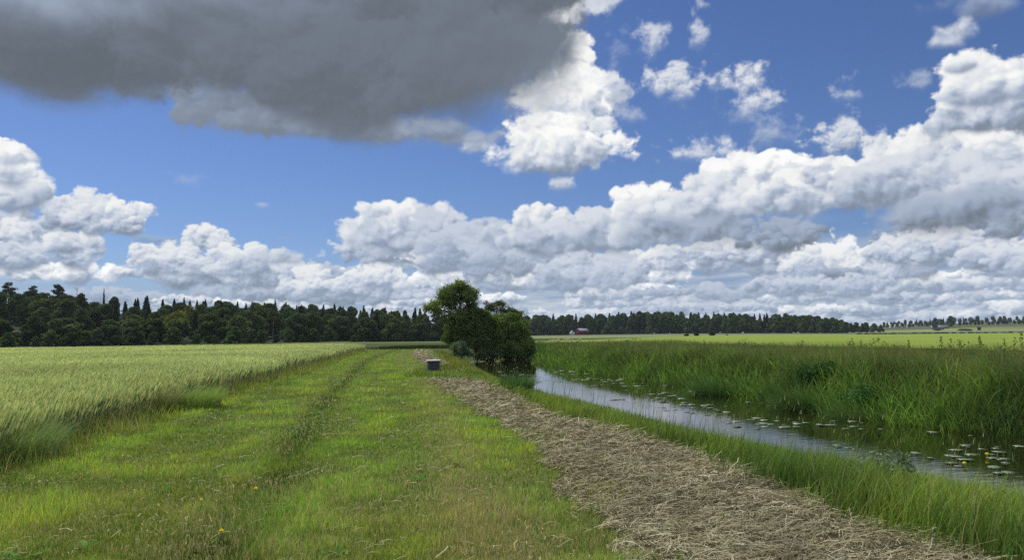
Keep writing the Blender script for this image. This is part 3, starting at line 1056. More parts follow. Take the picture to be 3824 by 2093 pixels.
def wheat():
    parts = []
    # standing stalks with ears
    def ears(n, y0, y1, power, ww, leafy):
        x, y = scatter(n, y0, y1, power, 0.74, 1.5)
        jig = rnd_noise(x, y, 0.8, 3, 101)
        edge = wheat_x(y) - 0.25 + jig * 0.5
        m = (x < edge) & (y < 87)
        x, y, edge = x[m], y[m], edge[m]
        n = len(x)
        far = np.maximum(1, y / 12.0)
        z = ground_z(x, y)
        rim = np.exp(-(edge - x) / 0.35)
        H = (0.66 + 0.10 * NR.rand(n) + 0.05 * rnd_noise(x, y, 0.25, 3, 111)) * (1 - 0.5 * rim * NR.rand(n)) * (1 - 0.18 * np.exp(-(edge - x) / 1.2))
        root = np.stack([x, y, z], -1)
        bd = NR.rand(n) * 0.9 - 0.2
        # stalk
        st = pick([(.19, .27, .14), (.22, .30, .15), (.17, .24, .145)], n)
        st = np.where((NR.rand(n) < 0.10 + 0.45 * rim)[:, None], pick([(.50, .46, .25), (.44, .39, .22)], n), st)
        parts.append(blades(root, H, 0.006 * far ** 0.8 * ww, NR.rand(n) * np.pi, 0.12 + 0.2 * NR.rand(n), bd, st * 0.7, st, 2))
        # leaf
        for q in range(leafy):
            hl = H * (0.35 + 0.4 * NR.rand(n))
            r2 = root + np.array([0, 0, 1.0]) * hl[:, None]
            lf = vary(pick([(.13, .205, .13), (.11, .185, .135), (.17, .24, .12)], n), 0.2)
            dryl = NR.rand(n) < 0.06 + 0.5 * rim
            lf = np.where(dryl[:, None], pick([(.50, .45, .25), (.44, .39, .23)], n), lf)
            parts.append(blades(r2, 0.16 + 0.12 * NR.rand(n), 0.011 * far ** 0.7 * ww * np.ones(n), NR.rand(n) * 2 * np.pi, 0.9 + 1.3 * NR.rand(n), NR.rand(n) * 2 * np.pi, lf, lf, 2))
        # ear: two crossed lens-shaped leaves
        hl = H * 0.985
        top = root.copy()
        bend = 0.22
        top[:, 0] += np.cos(bd) * H * 0.08
        top[:, 1] += np.sin(bd) * H * 0.08
        top[:, 2] += H * 0.975
        patch = rnd_noise(x, y, 0.12, 3, 117)[:, None]
        e = vary(pick([(.61, .675, .35), (.54, .625, .315), (.66, .71, .39), (.47, .555, .29)], n), 0.15) * (1 + patch * 0.5)
        el = (0.095 + 0.035 * NR.rand(n)) * far ** 0.25
        ew = 0.019 * far ** 0.72 * ww
        ld = np.stack([np.cos(bd), np.sin(bd), np.zeros(n)], -1) * 0.35 + np.array([0, 0, 1.0])
        ya = NR.rand(n) * np.pi
        for q in range(2):
            sd = np.stack([np.cos(ya + q * 1.57), np.sin(ya + q * 1.57), np.zeros(n)], -1) * (ew * 0.5)[:, None]
            P0 = top
            P1 = top + ld * (el * 0.35)[:, None]
            P2 = top + ld * (el * 0.75)[:, None]
            P3 = top + ld * el[:, None]
            V = np.stack([P0 - sd * 0.5, P0 + sd * 0.5, P1 - sd, P1 + sd, P2 - sd * 0.85, P2 + sd * 0.85, P3], 1).reshape(-1, 3)
            cc = np.stack([e * 0.85, e * 0.85, e, e, e * 1.06, e * 1.06, e * 1.1], 1).reshape(-1, 3)
            b = (np.arange(n) * 7)[:, None]
            L = (b + np.array([0, 1, 3, 2, 2, 3, 5, 4, 4, 5, 6])[None]).ravel()
            parts.append((V, L, np.tile(np.array([4, 4, 3]), n), cc))
    ears(210000, 7, 34, 1.55, 1.0, 1)
    ears(190000, 34, 88, 1.0, 1.15, 0)
    V, L, S, C = join(parts)
    o = mesh_np("wheat_field", V, L, S, M_CROP, C)
    tag(o, "pale green field of wheat in ear beside the mown strip", "wheat field", kind='stuff')
    # dense lower canopy that the ears stand out of, so no soil shows at a low angle
    ys = np.arange(12, 87.2, 1.0)
    V, F = [], []
    cols = 40
    for y in ys:
        x1 = float(wheat_x(y)) - 0.9 - min(2.5, max(0, (y - 12) * 0.02))
        x0 = -(y * 0.74 + 60)
        t = np.linspace(0, 1, cols) ** 0.6
        xx = x0 + (x1 - x0) * t
        zz = ground_z(xx, np.full(cols, y)) + interp(y, (12, 20, 40, 87), (0.40, 0.50, 0.60, 0.66)) + rnd_noise(xx, np.full(cols, y), 0.8, 3, 121) * 0.1
        V += list(zip(xx, np.full(cols, y), zz))
    for i in range(len(ys) - 1):
        for k in range(cols - 1):
            a = i * cols + k
            F.append((a, a + 1, a + cols + 1, a + cols))
    V = np.array(V)
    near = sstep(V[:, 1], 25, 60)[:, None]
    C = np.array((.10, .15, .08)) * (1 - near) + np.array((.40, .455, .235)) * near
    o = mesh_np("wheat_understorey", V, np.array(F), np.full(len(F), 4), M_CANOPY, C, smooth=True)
    tag(o, "dense green leaf layer under the ears of the wheat field", "wheat leaves", kind='stuff')


def canopy_mat():
    m, N, out = mat_new("crop_canopy")
    c = N.new('ShaderNodeAttribute', attribute_name='Col').outputs['Color']
    pos = N.new('ShaderNodeNewGeometry').outputs['Position']
    n1 = N.noise(pos, 9.0, 4.0, 0.65)
    n2 = N.noise(N.vm('MULTIPLY', pos, (0.05, 0.2, 0.0)), 1.0, 5.0, 0.6)
    k = N.m('MULTIPLY', N.lin(n1, 0.3, 0.7, 0.55, 1.4), N.lin(n2, 0.3, 0.7, 0.85, 1.15))
    d = N.new('ShaderNodeBsdfDiffuse')
    N.put(d.inputs[0], N.vm('SCALE', c, scale=k))
    b = N.new('ShaderNodeBump')
    b.inputs['Strength'].default_value = 1.0
    b.inputs['Distance'].default_value = 0.1
    N.put(b.inputs['Height'], n1)
    N.put(d.inputs['Normal'], b.outputs[0])
    N.put(out.inputs[0], d.outputs[0])
    return m


M_CANOPY = canopy_mat()


def bank_grass():
    # near bank: between hay and water
    parts = []
    x, y = scatter(330000, 3.6, 84, 1.9, 0.8, 2.0)
    jig = rnd_noise(x, y, 1.2, 3, 131)
    lim = np.where(y < 29.5, hay_r(y) - 0.22 + jig * 0.7, interp(y, (29.5, 30.6, 38, 44, 55, 74, 95), (-3.1, -4.3, -4.7, -3.6, -5.2, -7.6, -9.6)) + jig * 0.9)
    edge = river_l(y) - 0.05 + jig * 0.5
    lim = lim - 0.35 * NR.rand(len(x)) ** 4
    m = (x > lim) & (x < edge)
    x, y, lim, edge = x[m], y[m], lim[m], edge[m]
    n = len(x)
    far = np.maximum(1, y / 8.0)
    z = ground_z(x, y)
    u = np.clip((x - lim) / np.maximum(edge - lim, 0.3), 0, 1)
    cl = rnd_noise(x, y, 0.9, 3, 141)
    grow = np.clip((x - lim) / 0.4, 0.2, 1)
    hmax = interp(y, (0, 7, 12, 20, 30, 40, 50, 90), (0.66, 0.62, 0.42, 0.36, 0.34, 0.36, 0.26, 0.30))
    h = hmax * (0.45 + 0.6 * NR.rand(n)) * grow * (1 + cl * 1.1) * (1 - 0.5 * u)
    h = h * (1 - 0.6 * np.exp(-(((x + 3.5) / 0.7) ** 2 + ((y - 34.6) / 1.6) ** 2)))
    lush = sstep(rnd_noise(x, y, 0.5, 3, 151), -0.12, 0.12)[:, None]
    c = pick(GREENS, n) * 0.8 * lush + pick(DEEP, n) * 1.1 * (1 - lush)
    olive = sstep(y, 30, 42)[:, None]
    c = c * (1 - olive) + c * np.array((1.05, 0.82, 0.75)) * olive
    isdry = NR.rand(n) < 0.07 + 0.10 * olive[:, 0] + 0.3 * (grow < 0.4)
    c = vary(np.where(isdry[:, None], pick(DRY, n) * 0.8, c), 0.22)
    w = (0.005 + 0.005 * NR.rand(n)) * far ** 0.85
    wind = NR.rand(n) * 2 * np.pi
    wind = np.where(NR.rand(n) < 0.5, 0.5 + NR.randn(n) * 0.5, wind)
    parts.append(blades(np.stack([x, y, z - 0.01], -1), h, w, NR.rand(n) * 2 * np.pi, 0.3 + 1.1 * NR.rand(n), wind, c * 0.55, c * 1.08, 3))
    V, L, S, C = join(parts)
    o = mesh_np("bank_grass", V, L, S, M_BLADE, C)
    tag(o, "tall green grass along the near river bank", "grass", kind='stuff')
    # flowering stalks above it
    parts = []
    x, y = scatter(9000, 3.8, 50, 1.5, 0.8, 2.0)
    edge = river_l(y)
    m = (x > edge - 1.5) & (x < edge + 0.1) & (NR.rand(len(x)) < 0.8)
    x, y = x[m], y[m]
    n = len(x)
    far = np.maximum(1, y / 10.0)
    z = ground_z(x, y)
    H = 0.55 + 0.5 * NR.rand(n)
    bd = 0.5 + NR.randn(n) * 0.9
    c = vary(pick([(.16, .18, .06), (.25, .24, .10), (.12, .15, .05)], n))
    root = np.stack([x, y, z], -1)
    parts.append(blades(root, H, 0.006 * far ** 0.8, NR.rand(n) * 6, 0.2 + 0.5 * NR.rand(n), bd, c, c, 3))
    bend = 0.3
    top = root + np.stack([np.cos(bd) * H * 0.16, np.sin(bd) * H * 0.16, H * 0.95], -1)
    c = vary(pick([(.38, .36, .20), (.30, .27, .15), (.44, .40, .26), (.24, .21, .13)], n))
    parts.append(blades(top, 0.06 + 0.07 * NR.rand(n), 0.011 * far ** 0.7, NR.rand(n) * 6, 0.3 + 0.6 * NR.rand(n), bd, c, c, 2))
    V, L, S, C = join(parts)
    o = mesh_np("flowering_grass", V, L, S, M_BLADE, C)
    tag(o, "thin seeding grass stalks standing in front of the water", "grass", kind='stuff')


def far_bank():
    parts = []
    # reeds and tall grass from the water line up over the bank
    x, y = scatter(400000, 9, 98, 1.4, 0.80, 6.0)
    sr = x - river_r(y)
    jig = rnd_noise(x, y, 0.7, 3, 161)
    m = (sr > -0.1 + jig * 1.2) & (sr < 17 + 5 * rnd_noise(x, y, 0.1, 2, 162)) & (y < 97)
    # in front of the tall bank only the first metres and the crest are seen
    x, y, sr = x[m], y[m], sr[m]
    n = len(x)
    far = np.maximum(1, y / 14.0)
    z = ground_z(x, y)
    cl = rnd_noise(x, y, 0.55, 3, 171)
    reed = np.exp(-np.maximum(sr, 0) / 2.2)
    h = (0.62 + 0.35 * NR.rand(n)) * (1 + cl * 1.1) * 0.92 + reed * (0.15 + 0.4 * NR.rand(n)) * (1 + cl * 1.5)
    h = h * interp(x, (0, 5, 12, 30), (0.85, 0.95, 1.1, 1.12))
    grp = sstep(rnd_noise(x, y, 0.35, 3, 181), -0.1, 0.1)[:, None]
    c_reed = pick([(.165, .315, .06), (.21, .355, .07), (.13, .26, .055)], n) * grp + pick([(.09, .175, .05), (.12, .20, .055), (.08, .15, .05)], n) * (1 - grp)
    c_gr = pick([(.185, .26, .075), (.22, .28, .085), (.15, .235, .075), (.25, .265, .12), (.30, .29, .16)], n) * (0.75 + 0.35 * grp)
    r3 = (NR.rand(n) < np.clip(reed * 1.3, 0, 1))
    c = vary(np.where(r3[:, None], c_reed, c_gr), 0.22)
    w = np.where(r3, 0.016 + 0.014 * NR.rand(n), 0.007 + 0.007 * NR.rand(n)) * far ** 0.75
    bd = np.where(NR.rand(n) < 0.5, np.pi + 0.4 + NR.randn(n) * 0.8, NR.rand(n) * 2 * np.pi)
    bend = np.where(r3, 0.5 + 1.3 * NR.rand(n), 0.25 + 0.9 * NR.rand(n))
    hi = (NR.rand(n) < 0.12 * r3)[:, None]
    c = np.where(hi, np.clip(c * 1.6, 0, .6), c)
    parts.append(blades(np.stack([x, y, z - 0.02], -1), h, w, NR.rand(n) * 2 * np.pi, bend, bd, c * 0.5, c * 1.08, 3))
    # broad-leaved herbs (nettle, willowherb) in patches between the grasses
    hx, hy = scatter(150000, 12, 90, 1.3, 0.80, 6.0)
    hs = hx - river_r(hy)
    pm = rnd_noise(hx, hy, 0.22, 3, 191)
    m = (hs > 0.3) & (hs < 16) & (pm > 0.06)
    hx, hy, pm = hx[m], hy[m], pm[m]
    k = len(hx)
    hz = ground_z(hx, hy) + np.clip(0.35 + 1.1 * rnd_noise(hx, hy, 0.7, 3, 192) + pm * 2.2, 0.15, 1.15) * (0.35 + 0.65 * NR.rand(k) ** 0.5)
    hc = vary(pick([(.085, .155, .05), (.11, .19, .06), (.07, .13, .045), (.13, .19, .08)], k), 0.25)
    yw = NR.rand(k) * 2 * np.pi
    parts.append(blades(np.stack([hx, hy, hz], -1), 0.07 + 0.06 * NR.rand(k), (0.035 + 0.025 * NR.rand(k)) * np.maximum(1, hy / 25) ** 0.6, yw, 1.2 + 0.9 * NR.rand(k), NR.rand(k) * 2 * np.pi, hc * 0.9, hc * 1.05, 2))
    V, L, S, C = join(parts)
    o = mesh_np("reed_bed", V, L, S, M_BLADE, C)
    tag(o, "tall dark green reeds and grass covering the far river bank", "reeds", kind='stuff')
    # bright crop behind: ear layer on a canopy sheet
    V, F = [], []
    azs = np.linspace(-1.2, 40, 60)
    rows = 40
    for q in azs:
        d1 = float(interp(q, (-1, 6, 15, 25, 33), (105, 130, 240, 300, 300)))
        # the field starts behind the reed bank
        d0 = float(interp(q, (-1.2, 4, 8, 14, 22, 33, 40), (100, 98, 88, 72, 56, 45, 40)))
        dd = d0 * (d1 / d0) ** np.linspace(0, 1, rows)
        xx, yy = dd * np.sin(R(q)), dd * np.cos(R(q))
        V += list(zip(xx, yy, ground_z(xx, yy) + 0.55))
    for i in range(len(azs) - 1):
        for k in range(rows - 1):
            a = i * rows + k
            F.append((a, a + rows, a + rows + 1, a + 1))
    V = np.array(V)
    o = mesh_np("barley_field", V, np.array(F), np.full(len(F), 4), M_CANOPY, np.tile(np.array((.235, .305, .07)), (len(V), 1)), smooth=True)
    tag(o, "bright yellow green crop field beyond the far bank", "crop field", kind='stuff')
    # dark reeds where the river turns behind the strip
    x, y = -10.5 + 3.2 * NR.randn(7000), 101 + 1.6 * NR.randn(7000)
    n = len(x)
    c = vary(pick([(.05, .075, .025), (.07, .09, .03)], n))
    V, L, S, C = blades(np.stack([x, y, ground_z(x, y)], -1), 0.25 + 0.3 * NR.rand(n), 0.05 * np.ones(n), NR.rand(n) * 6, 0.3 + 0.5 * NR.rand(n), NR.rand(n) * 6, c * 0.6, c, 2)
    o = mesh_np("ditch_reeds", V, L, S, M_BLADE, C)
    tag(o, "low dark strip of reeds across the end of the mown strip", "reeds", kind='stuff')


mown_grass()
hay_swath()
wheat()
bank_grass()
far_bank()

# ---------------------------------------------------------------- trees
TR = np.random.RandomState(21)


def leaf_cards(P, out, size, cols, flat=0.9, aspect=0.6):
    """a small four-sided leaf spray at each point, facing roughly outwards"""
    n = len(P)
    nm = out + TR.randn(n, 3) * flat
    nm /= np.linalg.norm(nm, axis=1, keepdims=True) + 1e-6
    t = np.cross(nm, TR.randn(n, 3))
    t /= np.linalg.norm(t, axis=1, keepdims=True) + 1e-6
    b = np.cross(nm, t)
    s = (size * (0.6 + 0.8 * TR.rand(n)))[:, None]
    V = np.stack([P - t * s * 0.5, P + b * s * aspect * 0.5 + t * s * 0.08, P + t * s * 0.5, P - b * s * aspect * 0.5 + t * s * 0.08], 1).reshape(-1, 3)
    C = np.repeat(cols, 4, 0)
    return V, np.arange(4 * n), np.full(n, 4), C


def lobe_points(lobes, n, clump=0.0, per=1, shell=0.55):
    """points through ellipsoid lobes (cx,cy,cz,rx,ry,rz), denser near the surface, optionally in clumps of `per`"""
    vol = np.array([l[3] * l[4] * l[5] for l in lobes]) ** 0.67
    m = max(1, n // per)
    i = TR.choice(len(lobes), m, p=vol / vol.sum())
    L = np.array(lobes)[i]
    d = TR.randn(m, 3)
    d /= np.linalg.norm(d, axis=1, keepdims=True)
    r = TR.rand(m) ** (1 / 3)
    r = r * (1 - shell) + shell * (0.72 + 0.30 * TR.rand(m))
    bump = 1 + 0.45 * fbm((d[:, 0] + d[:, 2] * 0.7 + L[:, 0]) * 2.2, (d[:, 1] + d[:, 2] + L[:, 2]) * 2.2, 3, 0.5, 77)
    P = L[:, :3] + d * L[:, 3:] * (r * bump)[:, None]
    if per > 1:
        P = np.repeat(P, per, 0) + TR.randn(m * per, 3) * clump
        d = np.repeat(d, per, 0)
    return P, d


def clump_colour(P, cols, scale, contrast=0.5):
    """leaf colour: species palette, lighter and darker sprays in clumps"""
    n = len(P)
    c = np.array(cols)[TR.choice(len(cols), n)]
    k = fbm(P[:, 0] * scale + P[:, 1] * 0.7 * scale, P[:, 2] * scale - P[:, 1] * 0.4 * scale, 3, 0.5, 303)
    k = np.clip(k, -0.35, 0.5)
    return np.clip(c * (1 + contrast * 2.2 * k)[:, None] * (0.8 + 0.4 * TR.rand(n, 1)), 0.003, 1)


def branch(mb, a, b, r0, r1, wob=0.08, n=5, sides=5):
    a, b = np.array(a, float), np.array(b, float)
    pts, rr = [], []
    L = np.linalg.norm(b - a)
    for k in range(n):
        t = k / (n - 1)
        w = TR.randn(3) * wob * L * (0 if k in (0, n - 1) else 0.5)
        pts.append(a + (b - a) * t + w)
        rr.append(r0 + (r1 - r0) * t)
    mb.tube(pts, rr, sides)


LEAFY = [(0.0837, 0.1296, 0.0459), (0.0702, 0.1161, 0.0432), (0.108, 0.1512, 0.0486), (0.0783, 0.108, 0.0486)]
SPRUCE = [(0.0308, 0.0476, 0.0252), (0.0392, 0.0588, 0.028), (0.0252, 0.0392, 0.0238)]
PINE = [(0.042, 0.0588, 0.0336), (0.056, 0.07, 0.0378)]


def leafy_proto(seed, wide, tall, n, size, low=0.12):
    """unit tree 10 m tall: crown almost to the ground, several lobes"""
    TR.seed(seed)
    root = empty("leafy_tree")
    tr = MB()
    branch(tr, (0, 0, -0.3), (0.2, 0, tall * 0.55), 0.24, 0.10, 0.05, 5, 6)
    lobes = []
    k = 8
    for i in range(k):
        a = i * 2.4 + TR.rand()
        t = i / (k - 1)
        z = tall * (low + 0.12 + 0.62 * t)
        rr = wide * (0.52 - 0.30 * t) * (0.7 + 0.5 * TR.rand())
        c = (math.cos(a) * rr, math.sin(a) * rr, z)
        s = wide * (0.36 - 0.08 * t) * (0.85 + 0.3 * TR.rand())
        lobes.append(c + (s, s, s * 1.0))
        branch(tr, (0.1, 0, tall * (0.2 + 0.3 * t)), c, 0.09, 0.03, 0.06, 4, 4)
    lobes.append((0, 0, tall * 0.82, wide * 0.26, wide * 0.26, tall * 0.16))
    lobes.append((0, 0, tall * 0.45, wide * 0.45, wide * 0.45, tall * 0.33))
    P, d = lobe_points(lobes, n)
    P[:, 2] = np.maximum(P[:, 2], tall * low * TR.rand(len(P)))
    P[:, 2] = np.minimum(P[:, 2], tall)
    tr.build("trunk", M_BARK, root)
    V, L, S, C = leaf_cards(P, d, size, clump_colour(P, LEAFY, 0.5))
    mesh_np("crown", V, L, S, M_LEAF, C, root)
    return root


def spruce_proto(seed, wide, n, size):
    TR.seed(seed)
    root = empty("spruce_tree")
    tr = MB()
    tr.tube([(0, 0, -0.3), (0, 0, 5), (0, 0, 9.9)], [0.2, 0.12, 0.02], 5)
    tr.build("trunk", M_BARK, root)
    t = TR.rand(n) ** 0.62
    z = 0.4 + 9.6 * (1 - t)
    a = TR.rand(n) * 2 * np.pi
    tier = (z * 0.95 + 0.35 * np.sin(a * 3 + seed) + 0.15 * TR.randn(n)) % 1.0
    bough = 0.80 + 0.30 * np.sin(a * 4 + np.floor(z * 0.95) * 2.1) + 0.18 * np.sin(a * 7 + z * 2)
    r = (wide * ((10.1 - z) / 10) ** 0.85 * (1.05 - 0.55 * tier) * bough * (0.25 + 0.75 * TR.rand(n) ** 0.5) + 0.04)
    P = np.stack([np.cos(a) * r, np.sin(a) * r, z - r * 0.22], -1)
    d = np.stack([np.cos(a) * 0.7, np.sin(a) * 0.7, np.full(n, 0.7)], -1)
    V, L, S, C = leaf_cards(P, d, size, clump_colour(P, SPRUCE, 0.8, 0.35), 0.6)
    mesh_np("crown", V, L, S, M_LEAF, C, root)
    return root


def pine_proto(seed, lean=0.0):
    TR.seed(seed)
    root = empty("pine_tree")
    tr = MB()
    tr.tube([(0, 0, -0.3), (lean * 0.4, 0, 4), (lean, 0, 9.2)], [0.22, 0.15, 0.05], 6)
    lobes = []
    for i in range(9):
        z = 4.8 + 5 * i / 8.5
        a = i * 2.3 + TR.rand()
        r = (1.9 - 1.3 * i / 8) * (0.6 + 0.6 * TR.rand())
        c = (lean * z / 9.2 + math.cos(a) * r, math.sin(a) * r, z)
        lobes.append(c + (0.95, 0.95, 0.42))
        branch(tr, (lean * z / 9.2, 0, z - 0.5), c, 0.06, 0.02, 0.05, 3, 4)
    tr.build("trunk", M_BARK, root)
    P, d = lobe_points(lobes, 2200, 0.12, 4)
    V, L, S, C = leaf_cards(P, d, 0.34 * np.ones(len(P)), clump_colour(P, PINE, 0.8, 0.4))
    mesh_np("crown", V, L, S, M_LEAF, C, root)
    return root


def bare_proto(seed, col_mat):
    TR.seed(seed)
    root = empty("bare_tree")
    mb = MB()
    branch(mb, (0, 0, -0.3), (0.3, 0, 9.5), 0.16, 0.03, 0.03, 6, 5)
    for i in range(16):
        z = 2.5 + 6.5 * TR.rand()
        a = TR.rand() * 6.28
        l = 0.6 + 1.6 * TR.rand() * (1 - z / 14)
        branch(mb, (0.3 * z / 9.5, 0, z), (0.3 * z / 9.5 + math.cos(a) * l, math.sin(a) * l, z + l * (0.3 + 0.7 * TR.rand())), 0.05, 0.015, 0.08, 4, 3)
    mb.build("trunk", col_mat, root)
    return root


M_PALEBARK = solid_mat("pale_bark", (0.20, 0.18, 0.155), 0.9, 0.3, 5.0, 0.5, 0.1)
LEAFY_P = [leafy_proto(101, 5.2, 10, 4600, 0.66 * np.ones(4600), 0.03), leafy_proto(102, 6.0, 10, 4800, 0.66 * np.ones(4800), 0.05),
           leafy_proto(103, 4.6, 10, 4200, 0.62 * np.ones(4200), 0.0), leafy_proto(104, 5.6, 10, 3600, 0.74 * np.ones(3600), 0.08)]
SPRUCE_P = [spruce_proto(111, 2.9, 2600, 0.60 * np.ones(2600)), spruce_proto(112, 2.4, 2400, 0.56 * np.ones(2400)), spruce_proto(113, 3.3, 2800, 0.62 * np.ones(2800))]
PINE_P = [pine_proto(121, 0.6), pine_proto(122, -0.5)]
BARE_P = [bare_proto(131, M_PALEBARK)]
_used = set()


def plant(proto, x, y, h, wide, label, group, z=None, cat=None):
    """put a copy of a tree (or the first one itself) on the ground, h metres tall"""
    if proto.name in _used:
        o = copy_tree(proto)
    else:
        _used.add(proto.name)
        o = proto
    o.location = (x, y, (gz(x, y) if z is None else z) - 0.05)
    o.rotation_euler = (0, 0, random.random() * 6.28)
    o.scale = (h / 10 * wide, h / 10 * wide, h / 10)
    tag(o, label, cat or "tree", group)
    return o


random.seed(4)
SKY_L = ((-33.08, 3.5), (-31.85, 3.6), (-31.0, 3.38), (-29.92, 3.57), (-29.04, 3.47), (-28.48, 3.02), (-27.9, 2.59), (-27.41, 2.6), (-26.54, 2.89), (-24.17, 2.76), (-20.2, 2.59), (-17.61, 2.52), (-14.94, 2.38), (-11.1, 2.22), (-8.29, 1.98), (-5.44, 1.67), (-3, 1.5))
FRONT_L = ((-33.03, 1.44), (-30.52, 1.57), (-26.51, 1.44), (-23.18, 1.49), (-20.19, 1.7), (-16.54, 1.83), (-14.4, 1.62), (-12.48, 1.47), (-8.29, 1.29), (-5.16, 1.32))
SKY_R = ((-3, 1.4), (1.18, 1.45), (6.07, 1.47), (8.91, 1.63), (13.08, 1.49), (17.12, 1.28), (18.69, 1.33), (21.23, 1.06), (22.22, 0.91), (23.07, 0.68))
SKY_F = ((22.9, 0.66), (24.16, 0.55), (25.58, 0.5), (26.98, 0.66), (28.34, 0.63), (29.89, 0.75), (31.38, 0.74), (36, 0.75))


def prof(p, a): return float(np.interp(a, [q[0] for q in p], [q[1] for q in p]))


def stretch_name(a):
    """which stretch of the left wood a bearing falls in, told by what stands there"""
    if a < -29.5: return "behind the wooden hut"
    if a < -26.0: return "behind the grey boulders"
    if a < -21.0: return "behind the lone field bush"
    if a < -15.0: return "right of the lone field bush"
    if a < -9.0: return "in the wood's rounded middle"
    return "beside the tall willow"


def wood_front(a): return float(np.interp(a, (-33, -18, -8, -4.5, -3), (206, 218, 264, 324, 345)))


def left_wood():
    for r in range(6):
        t = r / 5
        a = -36.0
        step0 = (1.7, 1.45, 1.35, 1.25, 1.0, 0.72)[r]
        while a < -3.2:
            aa = a + random.uniform(-0.3, 0.3) * step0
            D = wood_front(aa) + (5, 26, 52, 82, 115, 150)[r] * (0.75 if aa > -10 else 1.0) + random.uniform(-5, 5)
            fr, sk = prof(FRONT_L, aa), prof(SKY_L, aa)
            el = fr + (sk - fr) * (0.0, 0.30, 0.56, 0.78, 0.94, 1.02)[r]
            el += random.uniform(-0.16, 0.12) if r < 5 else random.uniform(-0.14, 0.10)
            x, y = D * math.sin(R(aa)), D * math.cos(R(aa))
            h = 1.6 + D * math.tan(R(el)) - gz(x, y)
            shrink = 0.62 if aa > -8 else 1.0
            st = stretch_name(aa)
            if r == 0:
                p, w, lab, g = random.choice(LEAFY_P), 1.15, "rounded leafy tree in the wood's front row " + st, "leafy trees along the edge of the left wood"
            elif r < 5:
                if random.random() < 0.10 + 0.07 * r and aa > -27:
                    p, w, lab, g = random.choice(SPRUCE_P), 1.0, "dark spruce among leafy trees on the slope " + st, "spruces on the slope of the left wood"
                elif random.random() < 0.12:
                    p, w, lab, g = random.choice(PINE_P), 1.0, "pine among leafy trees on the slope " + st, "pines on the slope of the left wood"
                else:
                    p, w, lab, g = random.choice(LEAFY_P), 1.05, "leafy tree on the slope above the front row, " + st, "leafy trees on the slope of the left wood"
            else:
                if -28.8 < aa < -27.2:
                    a += step0
                    continue
                if aa < -28.0 or (-27 < aa < -25.6):
                    p = random.choice(PINE_P + LEAFY_P[:2] + PINE_P)
                    if p in PINE_P:
                        w, lab, g = 1.0, "pine standing up on the skyline of the wood " + st, "pines on the skyline of the left wood"
                    else:
                        w, lab, g = 0.85, "leafy tree crowning the skyline of the wood " + st, "leafy trees on the skyline of the left wood"
                    a += step0 * 0.6
                else:
                    p, w, lab, g = random.choice(SPRUCE_P), 0.85, "pointed spruce on the skyline of the wood " + st, "spruces on the skyline of the left wood"
                    h *= random.choice((0.93, 0.97, 1.0, 1.06))
            h = max(h, 4.0)
            wide = w * min(1.6, max(0.8, 11.0 / h)) if p in LEAFY_P else w
            plant(p, x, y, h, wide * (shrink if p in LEAFY_P and r > 0 else 1.0) * random.uniform(0.85, 1.15), lab, g)
            a += step0 * random.uniform(0.75, 1.25) * (0.8 if aa > -10 else 1.0)
    # bushes along the foot of the wood
    a = -35.5
    while a < -3.6:
        D = wood_front(a) - 4 + random.uniform(-1.5, 1.5)
        x, y = D * math.sin(R(a)), D * math.cos(R(a))
        plant(LEAFY_P[2], x, y, random.uniform(2.2, 4.8), random.uniform(1.2, 1.8), "low bush at the foot of the wood " + stretch_name(a), "bushes at the foot of the left wood", cat="bush")
        a += random.uniform(0.7, 1.7)


def right_wood():
    for r in range(3):
        a = -4.0
        while a < 22.9:
            aa = a + random.uniform(-0.15, 0.15)
            D = (585, 606, 630)[r] + random.uniform(-5, 5)
            sk = prof(SKY_R, aa)
            el = sk * (0.76, 0.92, 1.02)[r] + random.uniform(-0.07, 0.03)
            x, y = D * math.sin(R(aa)), D * math.cos(R(aa))
            h = max(4.0, 1.6 + D * math.tan(R(el)) - gz(x, y))
            where = "behind the red barn with a pale roof" if aa < 8 else ("behind the dark round field bushes" if aa < 16 else "at the thinning end of the right wood")
            row = ("front row", "middle row", "back row")[r]
            if random.random() < (0.18, 0.28, 0.34)[r] and aa < 18:
                p, w = random.choice(SPRUCE_P), 1.0
                lab, g = "dark spruce in the %s %s" % (row, where), "spruces in the right wood"
            else:
                p, w = random.choice(LEAFY_P), 0.85
                lab, g = "dark leafy tree in the %s %s" % (row, where), "leafy trees in the right wood"
            plant(p, x, y, h, w * random.uniform(0.9, 1.25) * (1.15 if p in LEAFY_P else 0.9), lab, g)
            a += random.uniform(0.42, 0.78) * (1.0, 1.05, 0.85)[r]

    a = -3.0
    while a < 22.5:
        D = 579 + random.uniform(-3, 3)
        plant(LEAFY_P[2], D * math.sin(R(a)), D * math.cos(R(a)), random.uniform(3.0, 6.0), random.uniform(1.3, 2.0),
              "low bush at the foot of the right wood " + ("near the red barn" if a < 8 else ("behind the round field bushes" if a < 16 else "at its thinning end")), "bushes at the foot of the right wood", cat="bush")
        a += random.uniform(0.4, 0.8)


FAR_LEAFY = [(.075, .10, .058), (.09, .115, .068), (.068, .09, .052), (.11, .125, .085)]


